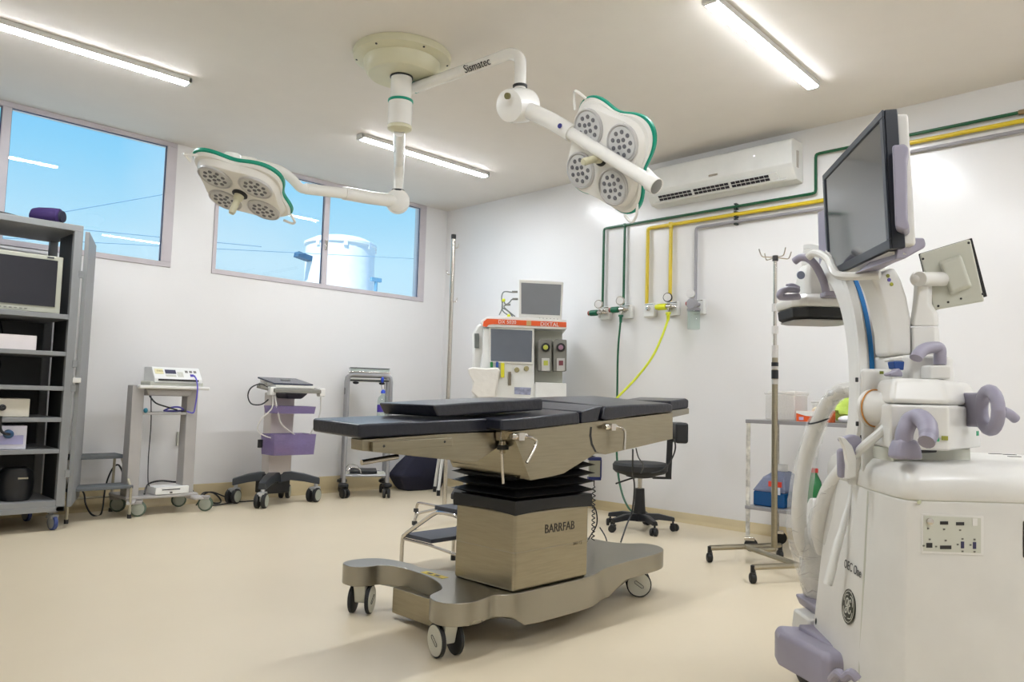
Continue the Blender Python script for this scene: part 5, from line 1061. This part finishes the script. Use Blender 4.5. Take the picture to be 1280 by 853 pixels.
# chrome step stool behind the table pedestal
t = thing('step_stool', 'chrome framed two-step stool with dark treads behind the table base', 'step stool', (2.96, 3.33, 0))
M_TREAD = mat('tread_blue_grey', (58, 62, 72), .55)
sx0, sx1 = 2.755, 3.17
G().bx((sx0, 3.08, .372), (sx1, 3.30, .395)).out('top_step', M_TREAD, t, bevel=.003)
G().bx((sx0+.01, 3.33, .182), (sx1, 3.57, .205)).out('lower_step', M_TREAD, t, bevel=.003)
for x in (sx0+.01, sx1-.012):
    tubes(t, 'leg', [[(x, 3.10, .01), (x, 3.10, .362), (x, 3.29, .362), (x, 3.59, .185), (x, 3.59, .01)]], .012, M_CHROME, 10, .05)
    for y in (3.10, 3.59): G().cyl((x, y, 0), (x, y, .03), .015).out('foot', M_BLACK, t)
tubes(t, 'crossbar', [[(sx0+.01, 3.10, .155), (sx1-.012, 3.10, .155)], [(sx0+.01, 3.33, .172), (sx0+.01, 3.59, .172)], [(sx0+.01, 3.10, .155), (sx0+.01, 3.35, .172)]], .009, M_CHROME)
# ------------------------------------------------------------------ black stool with backrest
ps = Vector((5.02, 3.54, 0))
t = thing('swivel_stool', 'black round swivel stool with small backrest behind the table foot', 'stool', tuple(ps))
G().lathe(ps+Vector((0, 0, .44)), (0, 0, 1), [(.12, -.02), (.19, 0), (.212, .02), (.214, .06), (.20, .08), (.02, .084)], 36).out('seat', M_RUB, t)
G().cyl(ps+Vector((0, 0, .30)), ps+Vector((0, 0, .43)), .018).out('gas_column', M_CHROME, t)
G().lathe(ps, (0, 0, 1), [(.045, .07), (.05, .12), (.042, .20), (.036, .32)], 16).out('column_cover', M_BLACK, t)
G().lathe(ps+Vector((0, 0, .40)), (0, 0, 1), [(.05, 0), (.11, .01), (.11, .03)], 16).out('seat_plate', M_BLACK, t)
lv = P(769, 600, 5.9); G().tube([ps+Vector((0, 0, .41)), ps-HR*.08+Vector((0, 0, .39)), ps-HR*.19+Vector((0, 0, .35))], .007, 6, 3).out('lever', M_BLACK, t)
for k, a in enumerate((-47, 25, 97, 169, 241)):
    d_ = Vector((math.cos(math.radians(a)), math.sin(math.radians(a)), 0)); s_ = Vector((-d_.y, d_.x, 0))
    G().loft([[ps+d_*r_+s_*w+Vector((0, 0, z0)), ps+d_*r_-s_*w+Vector((0, 0, z0)), ps+d_*r_-s_*w*.7+Vector((0, 0, z1)), ps+d_*r_+s_*w*.7+Vector((0, 0, z1))] for r_, w, z0, z1 in ((.02, .035, .07, .13), (.15, .03, .085, .13), (.27, .024, .075, .105))]).out('leg', M_BLACK, t, bevel=.006)
    c_ = ps+d_*.26; caster(t, c_.x, c_.y, .028, .08, a+40, M_RUB, M_BLACK, M_BLACK, .022, True)
br = ps+HR*.30+HD*.02
G().prism([br+HR*(-.065)+Vector((0, 0, z)) for z in ()] or [ps+HR*.20+Vector((0, 0, .40)), ps+HR*.245+Vector((0, 0, .40)), ps+HR*.255+Vector((0, 0, .76)), ps+HR*.21+Vector((0, 0, .76))], HD*.02).out('back_post', M_BLACK, t, bevel=.003)
G().prism([ps+HR*.10+Vector((0, 0, .395)), ps+HR*.245+Vector((0, 0, .395)), ps+HR*.245+Vector((0, 0, .412)), ps+HR*.10+Vector((0, 0, .412))], HD*.03).out('back_bracket', M_BLACK, t)
G().box(ps+HR*.30+HD*.0+Vector((0, 0, .76)), (.10, .22, .16), rz=-45).out('backrest', M_BLACK, t, bevel=.02, seg=3)
cable('thin black cable looping from under the table past the swivel stool seat', [P(843, 548, 5.0), P(844, 562, 5.05), P(838, 577, 5.1), P(828, 588, 5.15), P(815, 592, 5.2)], .005)
cable('thin black cable hanging straight down from the table toward the stool base', [P(791, 562, 4.6), P(791, 590, 4.7), P(793, 610, 4.8), P(790, 640, 4.85), P(784, 655, 4.8), P(776, 678, 4.6)], .005)
cable('short thin cable drooping under the leg end of the table', [P(795, 561, 4.5), P(798, 572, 4.6), P(804, 582, 4.7), P(801, 592, 4.8)], .004)
# ------------------------------------------------------------------ supply trolley at the right wall
t = thing('supply_trolley', 'worn white trolley with two grey shelves beside the right wall', 'trolley', (5.17, 2.15, 0))
M_WORN = mat('worn_white_tube', (200, 196, 186), .45, var=.35, vscale=22)
tx0, tx1, ty0, ty1 = 4.915, 5.38, 1.60, 2.60
for x in (tx0+.015, tx1-.015):
    for y in (ty0+.015, ty1-.015):
        G().cyl((x, y, .10), (x, y, .87), .014).out('post', M_WORN, t)
        caster(t, x, y, .045, .12, 30, M_RUB, M_CHROME, M_RUB, .02, False)
M_SHELF = mat('shelf_grey', (150, 148, 150), .35, .3)
G().bx((tx0, ty0, .868), (tx1, ty1, .893)).out('top_shelf', M_SHELF, t, bevel=.003)
G().bx((tx0, ty0, .285), (tx1, ty1, .308)).out('lower_shelf', M_SHELF, t, bevel=.003)
zs_ = .8935
def container(x0_, y0_, x1_, y1_, z0_, h_, lab, grp):
    t_ = thing('plastic_container', lab, 'container', ((x0_+x1_)/2, (y0_+y1_)/2, z0_), grp)
    G().bx((x0_, y0_, z0_), (x1_, y1_, z0_+h_*.88)).out('box', M_MILK, t_, bevel=.012)
    G().bx((x0_-.006, y0_-.006, z0_+h_*.88), (x1_+.006, y1_+.006, z0_+h_)).out('lid', M_MILK, t_, bevel=.008)
container(5.17, 2.35, 5.35, 2.585, zs_, .20, 'tall milky plastic container at the left end of the trolley top', 'milky containers on the trolley')
container(4.96, 2.27, 5.15, 2.45, zs_, .20, 'second milky plastic container, right behind the near drip stand', 'milky containers on the trolley')
container(5.20, 1.80, 5.36, 2.26, zs_, .14, 'low clear plastic tray box behind the glove box', 'milky containers on the trolley')
t2 = thing('glove_box', 'orange and white glove box with a glove sticking out on the trolley', 'box', (5.02, 2.16, zs_))
gb = G().bx((4.95, 2.07, zs_), (5.07, 2.255, zs_+.07)).out('carton', M_ORG, t2, bevel=.002)
g = G(); g.prism([(4.949, 2.255, zs_+.07), (4.949, 2.255, zs_+.055), (4.949, 2.19, zs_+.038), (4.949, 2.12, zs_+.035), (4.949, 2.07, zs_+.05), (4.949, 2.07, zs_+.07)], (-.001, 0, 0)); g.out('white_panel', M_WHITE, gb)
G().bx((4.947, 2.205, zs_+.010), (4.949, 2.235, zs_+.030)).out('print_mark', mat('print_lilac', (190, 180, 214), .5), gb)
G().ball((5.02, 2.12, zs_+.075), (.04, .06, .03)).out('glove', mat('glove_cream', (224, 214, 186), .6, bump=.5, bscale=20), t2)
t2 = thing('glove_box', 'orange patterned small box on the trolley beside the green bundle', 'box', (5.0, 2.0, zs_))
G().bx((4.96, 2.045, zs_), (5.07, 2.09, zs_+.075)).out('carton', mat('orange_print', (210, 96, 50), .5, var=.4, vscale=60), t2, bevel=.002)
t2 = thing('green_bundle', 'lime green soft bundle on the trolley top behind the hose', 'bundle', (5.08, 1.84, zs_))
g = G().ball((5.17, 1.99, zs_+.08), (.09, .10, .08), 20, 12)
for v_ in g.bm.verts:
    q_ = v_.co-Vector((5.17, 1.99, zs_+.08)); a_ = math.atan2(q_.y, q_.x); v_.co += q_*(.14*math.sin(3*a_+9*q_.z*8)+.10*math.sin(7*a_+2))*(1 if q_.z > -.06 else 0)
g.out('cloth', mat('lime_cloth', (176, 200, 84), .7, bump=.6, bscale=14), t2)
G().ball((5.0, 1.93, zs_+.025), (.05, .07, .025), 14, 8).out('white_wrap', mat('wrap_white', (220, 220, 222), .5, bump=.6, bscale=16), t2)
t2 = thing('fluid_canister', 'blue liquid filled canister with red label on the lower trolley shelf', 'canister', (5.05, 2.45, .3085))
zc0 = .3085
G().bx((4.97, 2.345, zc0), (5.20, 2.57, zc0+.10)).out('liquid', mat('blue_liquid', (10, 76, 130), .2), t2, bevel=.012)
G().loft([[(4.965, 2.34, zc0+.10), (5.205, 2.34, zc0+.10), (5.205, 2.575, zc0+.10), (4.965, 2.575, zc0+.10)], [(4.975, 2.35, zc0+.20), (5.19, 2.35, zc0+.20), (5.19, 2.50, zc0+.20), (4.975, 2.50, zc0+.20)], [(5.03, 2.37, zc0+.24), (5.13, 2.37, zc0+.24), (5.13, 2.45, zc0+.24), (5.03, 2.45, zc0+.24)]]).out('canister_shell', glassmat('canister_plastic', (210, 216, 232), .03, .2, .45, (170, 178, 206)), t2, bevel=.01)
G().bx((4.955, 2.36, zc0+.14), (4.968, 2.45, zc0+.175)).out('red_label', mat('label_red', (206, 60, 34), .5), t2)
G().bx((4.956, 2.37, zc0+.09), (4.964, 2.43, zc0+.138)).out('white_label', mat('label_pale', (200, 206, 220), .5), t2)
G().lathe((5.08, 2.41, zc0+.24), (0, 0, 1), [(.035, 0), (.035, .04), (.03, .045)], 16).out('canister_cap', M_MILK, t2)
t2 = thing('green_bottle', 'green bottle with red cap on the lower trolley shelf behind the hose', 'bottle', (5.10, 2.20, zc0))
G().lathe((5.10, 2.20, zc0), (0, 0, 1), [(.045, 0), (.055, .01), (.055, .14), (.045, .19), (.022, .235), (.020, .25)], 20).out('bottle_body', mat('bottle_green', (20, 120, 60), .15), t2)
G().lathe((5.10, 2.20, zc0+.248), (0, 0, 1), [(.026, 0), (.026, .025), (.022, .028)], 16).out('bottle_cap', mat('cap_red', (190, 50, 40), .4), t2)
t2 = thing('green_bottle', 'dark teal flask leaning against the green bottle on the lower shelf', 'bottle', (5.03, 2.08, zc0))
G().lathe((5.12, 2.28, zc0+.008), (.05, -.15, 1), [(.035, 0), (.045, .01), (.045, .15), (.03, .19), (.02, .2)], 16).out('bottle_body', mat('bottle_teal', (10, 66, 60), .2), t2)
# ------------------------------------------------------------------ IV stand by the right wall
iq = Vector((4.705, 2.285, 0))
t = thing('iv_stand', 'steel drip stand with four hooks in front of the supply trolley', 'iv stand', tuple(iq))
G().cyl(iq+Vector((0, 0, .10)), iq+Vector((0, 0, 1.30)), .019, n=16).out('outer_tube', M_STEEL, t)
G().cyl(iq+Vector((0, 0, 1.30)), iq+Vector((0, 0, 1.95)), .012, n=14).out('inner_tube', M_CHROME, t)
for z, h_, m in ((1.165, .055, M_BLACK), (1.245, .025, M_BLACK)): G().cyl(iq+Vector((0, 0, z)), iq+Vector((0, 0, z+h_)), .022, n=16).out('grip_band', m, t)
for z, h_ in ((1.30, .08), (1.455, .05), (1.60, .05), (1.225, .02), (1.13, .03)): G().cyl(iq+Vector((0, 0, z)), iq+Vector((0, 0, z+h_)), .0205, n=14).out('tape_wrap', M_MILK, t)
G().cyl(iq+Vector((0, 0, 1.93)), iq+Vector((0, 0, 1.965)), .018, n=12).out('hook_hub', M_TXT, t)
for a, l in ((150, .10), (60, .10), (-30, .10), (240, .09)):
    d_ = Vector((math.cos(math.radians(a-0)), math.sin(math.radians(a)), 0)); b_ = iq+Vector((0, 0, 1.955))
    if l: G().tube([b_, b_+d_*l*.6+Vector((0, 0, -.004)), b_+d_*l+Vector((0, 0, .0)), b_+d_*(l+.02)+Vector((0, 0, .045))], .004, 6, 4).out('hook', M_CHROME, t)
w1 = PZ(884, 704, 0); w2 = PZ(940, 731, 0); w1.z = w2.z = 0; w3 = Vector((4.80, 2.26, 0)); 
ends = [w1+Vector((.03, 0, 0)), w2+Vector((.03, .01, 0)), Vector((4.86, 2.32, 0)), Vector((4.62, 1.82, 0))]
ctr1 = iq+Vector((0, 0, .088))
up = Vector((0, 0, .088))
jA = Vector((4.60, 2.62, 0))-Vector((0, .1, 0)); jB = Vector((4.42, 1.96, 0))
jA = (ends[0]+ends[2])/2; jB = (ends[1]+ends[3])/2
for a_, b_ in ((ends[0], ends[2]), (ends[1], ends[3]), (jA, jB), (jA.lerp(jB, .2), iq)):
    G().tube([a_+up, b_+up], .017, 8).out('base_tube', M_STEEL, t)
for q in ends:
    f_ = G().cyl(q+Vector((0, 0, .05)), q+Vector((0, 0, .10)), .014).box(q+Vector((0, 0, .045)), (.04, .03, .03), rz=20).out('caster', M_BLACK, t, bevel=.003)
    G().lathe(q+Vector((0, 0, .03))+Vector((-.012, .012, 0)), (1, -1, 0), [(.024, 0), (.03, .006), (.03, .026), (.024, .032)], 18).out('wheel', M_RUB, f_)
